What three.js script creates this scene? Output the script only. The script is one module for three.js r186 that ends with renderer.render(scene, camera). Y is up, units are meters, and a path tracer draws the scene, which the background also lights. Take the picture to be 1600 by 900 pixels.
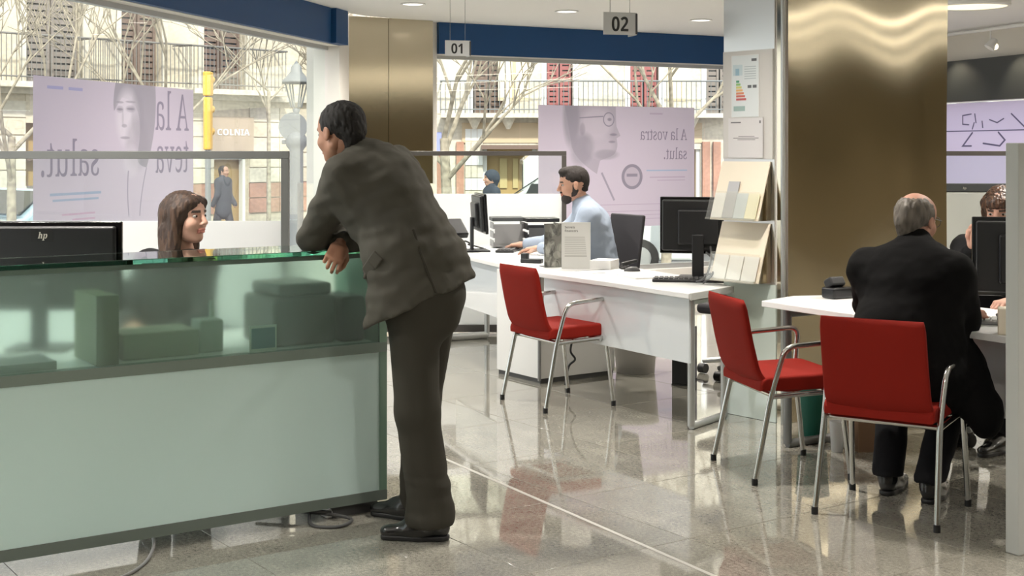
import * as THREE from 'three';
import { RoundedBoxGeometry } from 'three/addons/geometries/RoundedBoxGeometry.js';
import { mergeGeometries, toCreasedNormals } from 'three/addons/utils/BufferGeometryUtils.js';
import { ImprovedNoise } from 'three/addons/math/ImprovedNoise.js';
import { RectAreaLightUniformsLib } from 'three/addons/lights/RectAreaLightUniformsLib.js';

// ------------------------------------------------------------ camera, sky, exposure
// The lens is shifted: eye level lies at row 236 of 900, so the lens looks level and uprights stay upright.
const scene = new THREE.Scene();
const FOCAL = 2100, EYE = 1.5, HORIZON = 236;
const FULL_H = 2 * (900 - HORIZON);
const camera = new THREE.PerspectiveCamera(2 * Math.atan(FULL_H / 2 / FOCAL) * 180 / Math.PI, 1600 / FULL_H, 0.1, 300);
camera.position.set(0, EYE, 0);
camera.setViewOffset(1600, FULL_H, 0, FULL_H - 900, 1600, 900);
const renderer = new THREE.WebGLRenderer();
renderer.toneMapping = THREE.LinearToneMapping;
renderer.toneMappingExposure = 0.76;
renderer.shadowMap.enabled = true;
// hazy sun from behind the bank: it lights the fronts across the street and never enters the room
const sun = new THREE.DirectionalLight(new THREE.Color().setRGB(1, 0.93, 0.82), 6.5);
sun.name = 'sun'; sun.position.set(6, 26, 8); sun.target.position.set(-2, 0, -24); sun.castShadow = true; sun.shadow.radius = 6;
Object.assign(sun.shadow.camera, { left: -30, right: 30, top: 30, bottom: -30, near: 1, far: 90 });
scene.add(sun, sun.target);
RectAreaLightUniformsLib.init();
// bright overcast sky
scene.background = new THREE.Color().setRGB(2.75, 2.8, 2.9);

// ------------------------------------------------------------ helpers
const V = (x, y, z) => new THREE.Vector3(x, y, z);
const R = (a) => a * Math.PI / 180;
const W = (x, y, d) => V(x, y, -d);               // d: metres ahead of the photographer
let seedNow = 7;
const rnd = () => { seedNow = (seedNow + 0x6d2b79f5) | 0; let t = Math.imul(seedNow ^ (seedNow >>> 15), 1 | seedNow); t = (t + Math.imul(t ^ (t >>> 7), 61 | t)) ^ t; return ((t ^ (t >>> 14)) >>> 0) / 4294967296; };
const rr = (a, b) => a + (b - a) * rnd();
const perlin = new ImprovedNoise();
const taken = {};
function numbered(name) { const n = taken[name] ?? 0; taken[name] = n + 1; return n ? name + '_' + String(n).padStart(3, '0') : name; }
function clean(g) {                               // same attributes on every geometry so that they can be merged
  let q = g.index ? g.toNonIndexed() : g;
  for (const k of Object.keys(q.attributes)) if (!['position', 'normal', 'uv'].includes(k)) q.deleteAttribute(k);
  if (!q.attributes.normal) q.computeVertexNormals();
  if (!q.attributes.uv) q.setAttribute('uv', new THREE.BufferAttribute(new Float32Array(q.attributes.position.count * 2), 2));
  q.morphAttributes = {}; q.groups = [];
  return q;
}
const join = (list) => { list = [].concat(list); return list.length === 1 ? list[0] : mergeGeometries(list.map(clean)); };
function metric(g) {                              // uv in metres, projected along the main axis of each face
  g = g.index ? g.toNonIndexed() : g;
  const p = g.attributes.position, n = g.attributes.normal, uv = new Float32Array(p.count * 2);
  for (let i = 0; i < p.count; i += 3) {
    let ax = 0, ay = 0, az = 0;
    for (let k = 0; k < 3; k++) { ax += n.getX(i + k); ay += n.getY(i + k); az += n.getZ(i + k); }
    ax = Math.abs(ax); ay = Math.abs(ay); az = Math.abs(az);
    for (let k = 0; k < 3; k++) {
      const x = p.getX(i + k), y = p.getY(i + k), z = p.getZ(i + k), o = (i + k) * 2;
      if (ay >= ax && ay >= az) { uv[o] = x; uv[o + 1] = z; } else if (ax >= az) { uv[o] = z; uv[o + 1] = y; } else { uv[o] = x; uv[o + 1] = y; }
    }
  }
  g.setAttribute('uv', new THREE.BufferAttribute(uv, 2));
  return g;
}
function obj(name, geos, mat, parent) {
  const g = join(geos), m = new THREE.Mesh(mat && (mat.map || mat.bumpMap) && !mat.userData.ownUv ? metric(g) : g, mat);
  m.name = parent ? name : numbered(name); m.castShadow = m.receiveShadow = true;
  (parent ?? scene).add(m);
  return m;
}
function tag(o, label, category, group) { o.userData.label = label; o.userData.category = category; if (group) o.userData.group = group; return o; }
function thing(name, label, category, pos, turn = 0, group) {
  const o = new THREE.Group(); o.name = numbered(name); scene.add(o);
  if (pos) o.position.copy(pos); o.rotation.y = turn;
  return tag(o, label, category, group);
}
function struct(name, geos, mat, parent) { const m = obj(name, geos, mat, parent); if (!parent) m.userData.kind = 'structure'; return m; }
function structGroup(name) { const o = new THREE.Group(); o.name = numbered(name); o.userData.kind = 'structure'; scene.add(o); return o; }
const facing = (fx, fd) => Math.atan2(fx, -fd);   // turn that points local +z along (x, ahead)
const box = (w, h, d, x = 0, y = 0, z = 0) => new THREE.BoxGeometry(w, h, d).translate(x, y, z);   // centred
const rbox = (w, h, d, r, x = 0, y = 0, z = 0, s = 2) => new RoundedBoxGeometry(w, h, d, s, Math.min(r, w / 2.01, h / 2.01, d / 2.01)).translate(x, y, z);
const cyl = (r0, r1, h, x = 0, y = 0, z = 0, s = 24) => new THREE.CylinderGeometry(r1, r0, h, s).translate(x, y, z);   // r0 at the foot
function bar(a, b, r0, r1 = r0, s = 12) {         // round bar from a to b
  const d = b.clone().sub(a), g = new THREE.CylinderGeometry(r1, r0, d.length(), s);
  g.applyQuaternion(new THREE.Quaternion().setFromUnitVectors(V(0, 1, 0), d.normalize()));
  return g.translate((a.x + b.x) / 2, (a.y + b.y) / 2, (a.z + b.z) / 2);
}
function tube(pts, r, n = 40, s = 10, tension = 0.5) { return new THREE.TubeGeometry(new THREE.CatmullRomCurve3(pts, false, 'catmullrom', tension), n, r, s, false); }
function bent(pts, radius, r, s = 12) {           // straight runs with rounded corners
  const path = new THREE.CurvePath();
  let last = pts[0].clone();
  for (let i = 1; i < pts.length - 1; i++) {
    const p = pts[i], a = p.clone().sub(pts[i - 1]), b = pts[i + 1].clone().sub(p), q = Math.min(radius, a.length() * 0.49, b.length() * 0.49);
    const s0 = p.clone().sub(a.normalize().multiplyScalar(q)), s1 = p.clone().add(b.normalize().multiplyScalar(q));
    path.add(new THREE.LineCurve3(last, s0)); path.add(new THREE.QuadraticBezierCurve3(s0, p.clone(), s1)); last = s1;
  }
  path.add(new THREE.LineCurve3(last, pts[pts.length - 1].clone()));
  return new THREE.TubeGeometry(path, pts.length * 18, r, s, false);
}
function prism(pts, y0, y1, bevel = 0) {          // polygon of [x, ahead] points between two heights
  const sh = new THREE.Shape(pts.map(([x, d]) => new THREE.Vector2(x, d)));
  const g = new THREE.ExtrudeGeometry(sh, { depth: y1 - y0 - 2 * bevel, bevelEnabled: bevel > 0, bevelSize: bevel, bevelThickness: bevel, bevelOffset: -bevel, bevelSegments: 2, curveSegments: 12 });
  return g.translate(0, 0, bevel).rotateX(-Math.PI / 2).translate(0, y0, 0);
}
// a straight upright slab along the plan line a-b, from height y0 to y1, reaching from offset o0 to o1 to the right of the line a->b
function slab(a, b, y0, y1, o0, o1, from = 0, to = 1) {
  const dx = b[0] - a[0], dd = b[1] - a[1], L = Math.hypot(dx, dd), u = [dx / L, dd / L], n = [u[1], -u[0]];
  const at = (s, o) => [a[0] + u[0] * s + n[0] * o, a[1] + u[1] * s + n[1] * o], s0 = from * L, s1 = to * L;
  return prism([at(s0, o0), at(s1, o0), at(s1, o1), at(s0, o1)], y0, y1);
}
const lathe = (pts, s = 28) => new THREE.LatheGeometry(pts.map(([r, y]) => new THREE.Vector2(r, y)), s);

// ------------------------------------------------------------ procedural textures
function tex(size, fn, srgb = true, sizeY = size) {
  const data = new Uint8Array(size * sizeY * 4);
  for (let y = 0; y < sizeY; y++) for (let x = 0; x < size; x++) {
    const c = fn(x / size, y / sizeY, x, y), o = (y * size + x) * 4;
    if (typeof c === 'number') { data[o] = data[o + 1] = data[o + 2] = c * 255; } else { data[o] = c[0] * 255; data[o + 1] = c[1] * 255; data[o + 2] = c[2] * 255; }
    data[o + 3] = 255;
  }
  const t = new THREE.DataTexture(data, size, sizeY, THREE.RGBAFormat);
  t.wrapS = t.wrapT = THREE.RepeatWrapping; t.magFilter = THREE.LinearFilter; t.minFilter = THREE.LinearMipmapLinearFilter; t.generateMipmaps = true;
  if (srgb) t.colorSpace = THREE.SRGBColorSpace;
  t.needsUpdate = true;
  return t;
}
const clamp = (x, a = 0, b = 1) => Math.min(b, Math.max(a, x));
const loopNoise = (u, v, f, z = 0) => {           // noise that closes on itself over the unit square
  const a = perlin.noise(u * f, v * f, z), b = perlin.noise((u - 1) * f, v * f, z), c = perlin.noise(u * f, (v - 1) * f, z), d = perlin.noise((u - 1) * f, (v - 1) * f, z);
  return (a * (1 - u) + b * u) * (1 - v) + (c * (1 - u) + d * u) * v;
};
const scaled = (t, metres) => { t.repeat.set(1 / metres, 1 / metres); return t; };
const graniteMap = scaled(tex(1024, (u, v) => {
  const grain = rnd(), big = loopNoise(u, v, 9, 3), mid = loopNoise(u, v, 60, 1), fine = loopNoise(u, v, 190, 6);
  let k = 0.555 + big * 0.07 + mid * 0.12 + fine * 0.16 + (grain - 0.5) * 0.1;
  if (grain > 0.985) k -= 0.2;
  if (grain < 0.012) k += 0.14;
  return [clamp(k * 1.02), clamp(k), clamp(k * 0.93)];
}), 0.9);
const plasterBump = scaled(tex(256, (u, v) => 0.5 + loopNoise(u, v, 40) * 0.3 + (rnd() - 0.5) * 0.4, false), 0.35);
const clothBump = scaled(tex(128, (u, v, x, y) => 0.5 + 0.25 * Math.sin((x + y) * Math.PI / 2) + (rnd() - 0.5) * 0.4, false), 0.05);
const brushBump = scaled(tex(512, (() => { const row = []; for (let i = 0; i < 512; i++) row.push(rnd()); return (u, v, x, y) => 0.5 + (row[x] - 0.5) * 0.5 + (rnd() - 0.5) * 0.12; })(), false), 0.4);
const stoneMap = scaled(tex(512, (u, v) => { const k = 0.86 + loopNoise(u, v, 5, 2) * 0.16 + loopNoise(u, v, 40, 8) * 0.1 + (rnd() - 0.5) * 0.05; return [clamp(k), clamp(k * 0.975), clamp(k * 0.93)]; }), 3);
const barkMap = scaled(tex(256, (u, v) => { const k = 0.78 + loopNoise(u, v, 8, 4) * 0.25; return [clamp(k), clamp(k * 0.97), clamp(k * 0.9)]; }), 0.6);
const asphaltMap = scaled(tex(256, () => 0.7 + (rnd() - 0.5) * 0.2), 1);

// ------------------------------------------------------------ materials
const lin = (r, g, b) => new THREE.Color().setRGB(r, g, b);
const mat = (color, roughness = 0.6, extra = {}) => { const own = extra.ownUv; delete extra.ownUv; const m = new THREE.MeshPhysicalMaterial({ color: Array.isArray(color) ? lin(...color) : color, roughness, ...extra }); if (own) m.userData.ownUv = true; return m; };
const M = {
  granite: mat([1, 1, 1], 0.05, { map: graniteMap, ior: 1.7, clearcoat: 0.5, clearcoatRoughness: 0.03 }),
  graniteWarm: mat([1, 0.99, 0.97], 0.055, { map: graniteMap, ior: 1.7, clearcoat: 0.5, clearcoatRoughness: 0.03 }),
  graniteCool: mat([0.94, 0.94, 0.94], 0.05, { map: graniteMap, ior: 1.7, clearcoat: 0.5, clearcoatRoughness: 0.03 }),
  joint: mat([0.2, 0.19, 0.17], 0.8),
  ceiling: mat([0.8, 0.8, 0.79], 0.95, { bumpMap: plasterBump, bumpScale: 0.004 }),
  wall: mat([0.72, 0.69, 0.64], 0.8, { bumpMap: plasterBump, bumpScale: 0.0006 }),
  wallWarm: mat([0.27, 0.22, 0.135], 0.6),
  blue: mat([0.001, 0.05, 0.16], 0.5),
  charcoal: mat([0.055, 0.06, 0.062], 0.5),
  steel: mat([0.56, 0.5, 0.385], 0.11, { metalness: 1, bumpMap: brushBump, bumpScale: 0.00003 }),
  steelLight: mat([0.66, 0.65, 0.62], 0.3, { metalness: 1, bumpMap: brushBump, bumpScale: 0.00004 }),
  chrome: mat([0.6, 0.6, 0.58], 0.2, { metalness: 1 }),
  alu: mat([0.5, 0.51, 0.5], 0.42, { metalness: 0.85 }),
  aluPaint: mat([0.42, 0.43, 0.41], 0.5),
  greyFrame: mat([0.19, 0.195, 0.19], 0.45, { metalness: 0.3 }),
  brownFrame: mat([0.085, 0.075, 0.068], 0.45),
  glass: mat([0.97, 1, 0.985], 0, { transmission: 1, ior: 1.45 }),
  clearPlastic: mat([0.97, 0.97, 0.95], 0.06, { transmission: 0.94, ior: 1.45 }),
  frosted: mat([0.92, 0.93, 0.93], 1, { transmission: 0.45 }),
  white: mat([0.78, 0.78, 0.77], 0.32),
  whiteMatt: mat([0.76, 0.76, 0.74], 0.7),
  acrylic: mat([0.62, 0.66, 0.69], 0.07, { clearcoat: 1, clearcoatRoughness: 0.04 }),
  paleGlass: mat([0.6, 0.68, 0.63], 0.08, { clearcoat: 1, clearcoatRoughness: 0.04 }),
  cream: mat([0.8, 0.72, 0.58], 0.5),
  paper: mat([0.8, 0.79, 0.76], 0.7),
  black: mat([0.008, 0.008, 0.009], 0.4),
  blackGloss: mat([0.006, 0.006, 0.007], 0.16),
  blackMesh: mat([0.022, 0.02, 0.024], 0.75),
  darkGrey: mat([0.06, 0.06, 0.06], 0.5),
  midGrey: mat([0.25, 0.25, 0.25], 0.5),
  red: mat([0.235, 0.011, 0.005], 0.82, { bumpMap: clothBump, bumpScale: 0.0006, specularIntensity: 0.4 }),
  stone: mat([0.86, 0.81, 0.72], 0.9, { map: stoneMap }),
  stoneWarm: mat([0.82, 0.72, 0.56], 0.9, { map: stoneMap }),
  stonePale: mat([0.86, 0.84, 0.79], 0.9, { map: stoneMap }),
  pink: mat([0.55, 0.32, 0.26], 0.8, { map: stoneMap }),
  shutterBrown: mat([0.17, 0.12, 0.1], 0.8),
  shutterRed: mat([0.33, 0.12, 0.12], 0.8),
  shutterGrey: mat([0.23, 0.2, 0.185], 0.8),
  iron: mat([0.2, 0.19, 0.18], 0.7),
  ironPale: mat([0.2, 0.21, 0.22], 0.6, { metalness: 0.3 }),
  yellow: mat([0.62, 0.36, 0.05], 0.5),
  asphalt: mat([0.24, 0.24, 0.25], 0.95, { map: asphaltMap }),
  paving: mat([0.55, 0.53, 0.5], 0.9, { map: asphaltMap }),
  bark: mat([0.6, 0.56, 0.52], 0.95, { map: barkMap }),
  shopGlass: mat([0.05, 0.055, 0.06], 0.08),
  shopWarm: mat([0.42, 0.29, 0.13], 0.3),
  tyre: mat([0.02, 0.02, 0.02], 0.8),
};

// ------------------------------------------------------------ the room (plan points are [x, ahead])
const CEIL = 2.75, BAND = 2.44, SILL = 0.24;
const wallL = (t) => [-1.548 + 0.902 * t, 12.04 + 3.68 * t];    // street front along the reception, t = 0 at its far end
const wallB = (t) => [-0.73 + 3.02 * t, 13.06 + 1.64 * t];      // street front behind the desks, t = 0 at the steel column
const corner = [4.37, 15.83], wallR = (s) => [4.37 + 0.39 * s, 15.83 - 1.16 * s];
const plan = [wallL(-4.36), wallL(0), [-1.36, 12.42], wallB(0), wallB(1.2), corner, wallR(4.2), [16, 12.5], [16, -4]];
struct('floor', prism(plan, -0.16, -0.004), M.joint);
const floorObject = scene.children[scene.children.length - 1];
{ // polished granite slabs, laid square to the desks
  const u = [0.574, -0.82], v = [0.82, 0.574], S = 0.75;
  const inside = (p) => { let c = false; for (let i = 0, j = plan.length - 1; i < plan.length; j = i++) { const [xi, yi] = plan[i], [xj, yj] = plan[j]; if ((yi > p[1]) !== (yj > p[1]) && p[0] < (xj - xi) * (p[1] - yi) / (yj - yi) + xi) c = !c; } return c; };
  const kinds = [M.granite, M.graniteWarm, M.graniteCool], variants = [];
  for (let k = 0; k < 4; k++) { const g = metric(rbox(S - 0.0022, 0.012, S - 0.0022, 0.0015, 0, 0, 0, 1)), q = g.attributes.uv; for (let i = 0; i < q.count; i++) q.setXY(i, q.getX(i) + k * 0.37, q.getY(i) + k * 0.61); variants.push(g); }
  const plain = [];
  for (let i = -40; i < 40; i++) for (let j = -40; j < 40; j++) {
    const c = [0.1 + u[0] * i * S + v[0] * j * S, 8 + u[1] * i * S + v[1] * j * S];
    if (!inside(c) && ![[-0.3, 0], [0.3, 0], [0, 0.3], [0, -0.3]].some(([a, b]) => inside([c[0] + a, c[1] + b]))) continue;
    const inView = c[1] > 4.2 && c[1] < 14.8 && Math.abs(c[0]) < 0.42 * c[1] + 0.4;
    const place = W(c[0], -0.006, c[1]), turn = Math.atan2(u[1], u[0]);
    if (inView) {
      const m = new THREE.Mesh(variants[(i * 7 + j * 3 + 800) % 4], kinds[Math.floor(rnd() * 3)]);
      m.name = 'floor_tile'; m.position.copy(place); m.rotation.y = turn; m.receiveShadow = m.castShadow = true; floorObject.add(m);
    } else plain.push(variants[0].clone().applyMatrix4(new THREE.Matrix4().makeRotationY(turn).setPosition(place)));
  }
  const rest = new THREE.Mesh(join(plain), M.granite); rest.name = 'floor_tiles_elsewhere'; rest.userData.kind = 'stuff'; rest.receiveShadow = true; floorObject.add(rest);
}
struct('trim_5', slab([-0.5, 6.85], [0.9, 4.42], -0.003, 0.001, -0.009, 0.009), mat([0.5, 0.49, 0.45], 0.35, { metalness: 0.3 }));
struct('ceiling', prism(plan, CEIL, CEIL + 0.2), M.ceiling);

// street front by the reception: sill, header, glass, blue fascia
const LA = wallL(-4.4), LB = wallL(0), Llen = Math.hypot(LB[0] - LA[0], LB[1] - LA[1]), fr = (t) => (t + 4.4) / 4.4;
struct('wall_reception_street', [slab(LA, LB, 0, SILL, -0.25, 0, fr(-2.6), fr(-0.004)), slab(LA, LB, BAND, CEIL, -0.25, 0, fr(-2.6), fr(-0.004)), slab(LA, LB, 0, CEIL, -0.25, 0, 0, fr(-2.6))], M.wall);
{
  const w = structGroup('window_1');
  for (const [t0, t1] of [[-2.6, -1.98], [-1.98, -1.38], [-1.38, -0.62], [-0.62, -0.004]]) struct('pane', slab(LA, LB, SILL, BAND, -0.125, -0.124, fr(t0) + 0.001, fr(t1) - 0.001), M.glass, w);
  struct('frame', [slab(LA, LB, SILL, SILL + 0.05, -0.15, -0.1, fr(-2.6), fr(-0.004)), slab(LA, LB, BAND - 0.035, BAND, -0.15, -0.1, fr(-2.6), fr(-0.004))], M.alu, w);
}
struct('trim_1', slab(LA, LB, BAND + 0.004, CEIL - 0.002, 0.002, 0.05, fr(-3.6), fr(-0.085)), M.blue);
struct('trim_2', slab(LA, LB, BAND + 0.004, CEIL - 0.002, 0.002, 0.09, fr(-0.08), fr(-0.004)), M.blue);
// street front behind the desks
const BA = wallB(0), BB = wallB(1.2);
struct('wall_desk_street', [slab(BA, BB, 0, SILL, -0.25, 0, 0, 0.93), slab(BA, BB, BAND, CEIL, -0.25, 0, 0, 0.93), slab(BA, BB, 0, CEIL, -0.25, 0, 0.93, 1)], M.wall);
{
  const w = structGroup('window_2');
  for (const [a, b] of [[0.002, 0.24], [0.24, 0.8], [0.8, 0.928]]) struct('pane', slab(BA, BB, SILL, BAND, -0.125, -0.124, a + 0.001, b - 0.001), M.glass, w);
  struct('frame', [slab(BA, BB, SILL, SILL + 0.05, -0.15, -0.1, 0, 0.93), slab(BA, BB, BAND - 0.035, BAND, -0.15, -0.1, 0, 0.93)], M.alu, w);
}
struct('trim_3', slab(BA, BB, BAND + 0.004, CEIL - 0.002, 0.002, 0.05, 0.0, 0.995), M.blue);
// steel-clad column between the two window fronts
{
  const a = [-1.57, 12.36], b = [-0.765, 12.92];
  struct('wall_column_core', prism([[-1.548, 12.045], [-1.5, 12.42], [-0.8, 12.98], [-0.73, 13.06], [-0.86, 13.35], [-1.85, 12.6], [-1.852, 12.12]], 0, CEIL), M.wall);
  const c = structGroup('column');
  struct('steel_panel', slab(a, b, 1.19, CEIL - 0.001, -0.02, 0.012, 0.003, 0.498), M.steel, c);
  struct('steel_panel', slab(a, b, 1.19, CEIL - 0.001, -0.02, 0.012, 0.504, 0.998), M.steel, c);
  struct('plinth', slab(a, b, 0, 1.185, -0.02, 0.04, 0, 1), M.cream, c);
}
// the other walls
struct('wall_far_corner', slab(wallB(1.2), corner, 0, CEIL, -0.25, 0), M.wall);
{
  const a = corner, b = wallR(4.2), q = (s) => s / 4.2;
  // poster window opening from s = 0.2 to 3.4
  struct('wall_side_street', [slab(a, b, 0, 0.5, -0.25, 0, 0, q(4.2)), slab(a, b, 2.03, CEIL, -0.25, 0, 0, q(4.2)), slab(a, b, 0.5, 2.03, -0.25, 0, 0, q(0.25)), slab(a, b, 0.5, 2.03, -0.25, 0, q(3.6), q(4.2))], M.wall);
  const w = structGroup('window_3');
  struct('pane', slab(a, b, 0.5, 2.03, -0.125, -0.124, q(0.25), q(3.6)), M.glass, w);
  struct('trim_4', slab(a, b, 2.03, 2.47, 0.002, 0.06, 0, 1), M.charcoal);
}
struct('wall_side_hall', slab(wallR(4.2), [16, 12.5], 0, CEIL, -0.25, 0), M.wall);
struct('wall_right', slab([16, 12.5], [16, -4], 0, CEIL, -0.25, 0), M.wallWarm);
struct('wall_rear', prism([[-5.9, -4.0], [16.25, -4.0], [16.25, -4.25], [-5.9, -4.25]], 0, CEIL), M.wallWarm);

// ------------------------------------------------------------ the street outside (0.5 m lower than the bank's floor)
const STREET = -0.5;
struct('street_ground', [slab([-40, 14], [30, 14], STREET - 0.3, STREET - 0.12, -40, -3)], M.asphalt);
struct('street_pavement', [prism([[-9, 0], [-3.4, 6.2], [-2.0, 12.9], [-1.2, 13.6], [5, 17], [12, 12], [30, 20], [30, 22], [-2.5, 19.2], [-30, 8], [-30, -4], [-6.5, -4]], STREET - 0.12, STREET), prism([[-40, 16], [-16, 20.5], [-3.9, 33.4], [25, 34.4], [25, 60], [-40, 60]], STREET - 0.12, STREET)], M.paving);

// facade seen past the reception
const fA = [-16.8, 21.4], fB = [-5.18, 34.07], fLen = Math.hypot(fB[0] - fA[0], fB[1] - fA[1]);
const fu = [(fB[0] - fA[0]) / fLen, (fB[1] - fA[1]) / fLen], fFront = [fu[1], -fu[0]];
const alongL = (px) => { const r = (px - 800) / FOCAL; return (r * fA[1] - fA[0]) / (fu[0] - r * fu[1]); };   // design aid: metres along the facade
const onL = (s, y, o = 0) => W(fA[0] + fu[0] * s + fFront[0] * o, y, fA[1] + fu[1] * s + fFront[1] * o);
const partL = (s0, s1, y0, y1, o0, o1) => slab(fA, fB, y0, y1, o0, o1, s0 / fLen, s1 / fLen);
function railing(place, s0, s1, y, h, out, gap = 0.11) {
  const g = [bar(place(s0, y + h, out), place(s1, y + h, out), 0.025, 0.025, 6), bar(place(s0, y + 0.1, out), place(s1, y + 0.1, out), 0.018, 0.018, 6)];
  for (let s = s0; s <= s1 + 0.001; s += gap) g.push(bar(place(s, y, out), place(s, y + h, out), 0.011, 0.011, 5));
  for (const s of [s0, s1]) g.push(bar(place(s, y + h, out), place(s, y + h, 0.05), 0.022, 0.022, 6));
  return g;
}
function shutterDoor(partOf, t, s0, s1, y0, y1, m) {
  const d = obj('window', partOf(s0, s1, y0, y1, -0.3, -0.26), M.shopGlass, t);
  const half = (s0 + s1) / 2;
  for (const [a, b] of [[s0 + 0.03, half - 0.02], [half + 0.02, s1 - 0.03]]) {
    const sl = []; for (let y = y0 + 0.05; y < y1 - 0.08; y += 0.14) sl.push(partOf(a + 0.05, b - 0.05, y, y + 0.1, -0.24, -0.2));
    obj('shutter', [partOf(a, a + 0.06, y0, y1, -0.25, -0.17), partOf(b - 0.06, b, y0, y1, -0.25, -0.17), partOf(a, b, y0, y0 + 0.08, -0.25, -0.18), partOf(a, b, y1 - 0.08, y1, -0.25, -0.18), ...sl], m, d);
  }
}
{
  const t = thing('apartment_building', 'cream stone apartment building with tall brown shutters and iron balconies above shops', 'building');
  const B1 = 2.93, TOP = 5.75, doors = [85, 220, 350].map((px, i) => { const s = alongL(px), h = [0.66, 0.52, 0.6][i]; return [s - h, s + h]; });
  const shops = [[alongL(40), alongL(82)], [alongL(120), alongL(235)], [alongL(334), alongL(389)]];
  // wall pieces around the openings
  const walls = []; let s = 0;
  for (const [a, b] of doors) { walls.push(partL(s, a, B1, TOP, -0.6, 0)); s = b; }
  walls.push(partL(s, fLen, B1, TOP, -0.6, 0), partL(0, fLen, TOP, 13, -0.6, 0));
  s = 0;
  const piers = [];
  for (const [a, b] of shops) { piers.push([s, a]); s = b; }
  piers.push([s, fLen]);
  for (const [a, b] of shops) walls.push(partL(a, b, 2.1, B1, -0.6, 0));
  for (const [a, b] of piers) walls.push(partL(a, b, STREET, B1, -0.6, -0.02));
  obj('wall', walls, M.stone, t);
  obj('cornice', [partL(0, fLen, B1 - 0.22, B1 - 0.08, -0.1, 0.18)], M.stonePale, t);
  for (const [a, b] of piers) for (let k = 0; k < 8; k++) {   // rusticated courses
    const y0 = STREET + 0.5 + k * 0.37;
    if (y0 + 0.35 < B1 - 0.2) for (let n = Math.max(1, Math.round((b - a) / 1.1)), i = 0; i < n; i++) obj('stone_block', partL(a + (b - a) * i / n + 0.012, a + (b - a) * (i + 1) / n - 0.012, y0, y0 + 0.345, -0.05, 0.03), k < 2 && a > 8 ? M.pink : [M.stonePale, M.stone][(i + k) % 2], t);
  }
  doors.forEach(([a, b], i) => {
    shutterDoor(partL, t, a, b, B1 + 0.02, TOP, [M.shutterGrey, M.shutterBrown, M.shutterBrown][i]);
    obj('window_surround', [partL(a - 0.16, a, B1, TOP, -0.1, 0.05), partL(b, b + 0.16, B1, TOP, -0.1, 0.05)], M.stonePale, t);
  });
  for (const [a, b] of [[doors[0][0] - 1.2, doors[0][1] + 0.6], [doors[1][0] - 1.1, doors[1][1] + 0.5], [doors[2][0] - 0.9, doors[2][1] + 0.9]]) {
    const f = obj('balcony', partL(a, b, B1 - 0.1, B1 + 0.02, 0, 0.62), M.stonePale, t);
    obj('railing', railing(onL, a + 0.05, b - 0.05, B1 + 0.02, 0.98, 0.57), M.iron, f);
  }
  shops.forEach(([a, b], i) => {
    obj('shop_window', partL(a, b, STREET, 2.1, -0.45, -0.4), i === 1 ? M.shopGlass : M.shopWarm, t);
    obj('shop_frame', [partL(a, a + 0.08, STREET, 2.1, -0.3, -0.15), partL(b - 0.08, b, STREET, 2.1, -0.3, -0.15), partL(a, b, 1.3, 1.42, -0.3, -0.15)], i === 2 ? M.white : M.shutterBrown, t);
  });
  const [a, b] = shops[2];
  obj('shop_fascia', partL(a - 0.1, b + 0.1, 1.5, 2.32, -0.05, 0.06), mat([0.5, 0.41, 0.32], 0.8), t);
  signLetters(t, 'COLNIA', onL((a + b) / 2, 1.95, 0.075), facing(fFront[0], fFront[1]), 1.0, 0.25);
}
function signLetters(parent, text, at, turn, width, height) {   // raised white shop letters
  const W0 = 1024, H0 = 256, c = document.createElement('canvas'); c.width = W0; c.height = H0;
  const x = c.getContext('2d'); x.fillStyle = '#000'; x.fillRect(0, 0, W0, H0); x.fillStyle = '#fff'; x.font = 'bold 210px sans-serif'; x.textAlign = 'center'; x.textBaseline = 'middle';
  x.setTransform(W0 / Math.max(x.measureText(text).width + 40, 1), 0, 0, 1, W0 / 2, H0 / 2); x.fillText(text, 0, 0);
  const m = mat([0.95, 0.95, 0.95], 0.5, { ownUv: true, alphaMap: new THREE.CanvasTexture(c), alphaTest: 0.5 });
  const p = obj('sign_lettering', new THREE.PlaneGeometry(width, height), m, parent);
  p.position.copy(at); p.rotation.y = turn;
}
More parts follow.
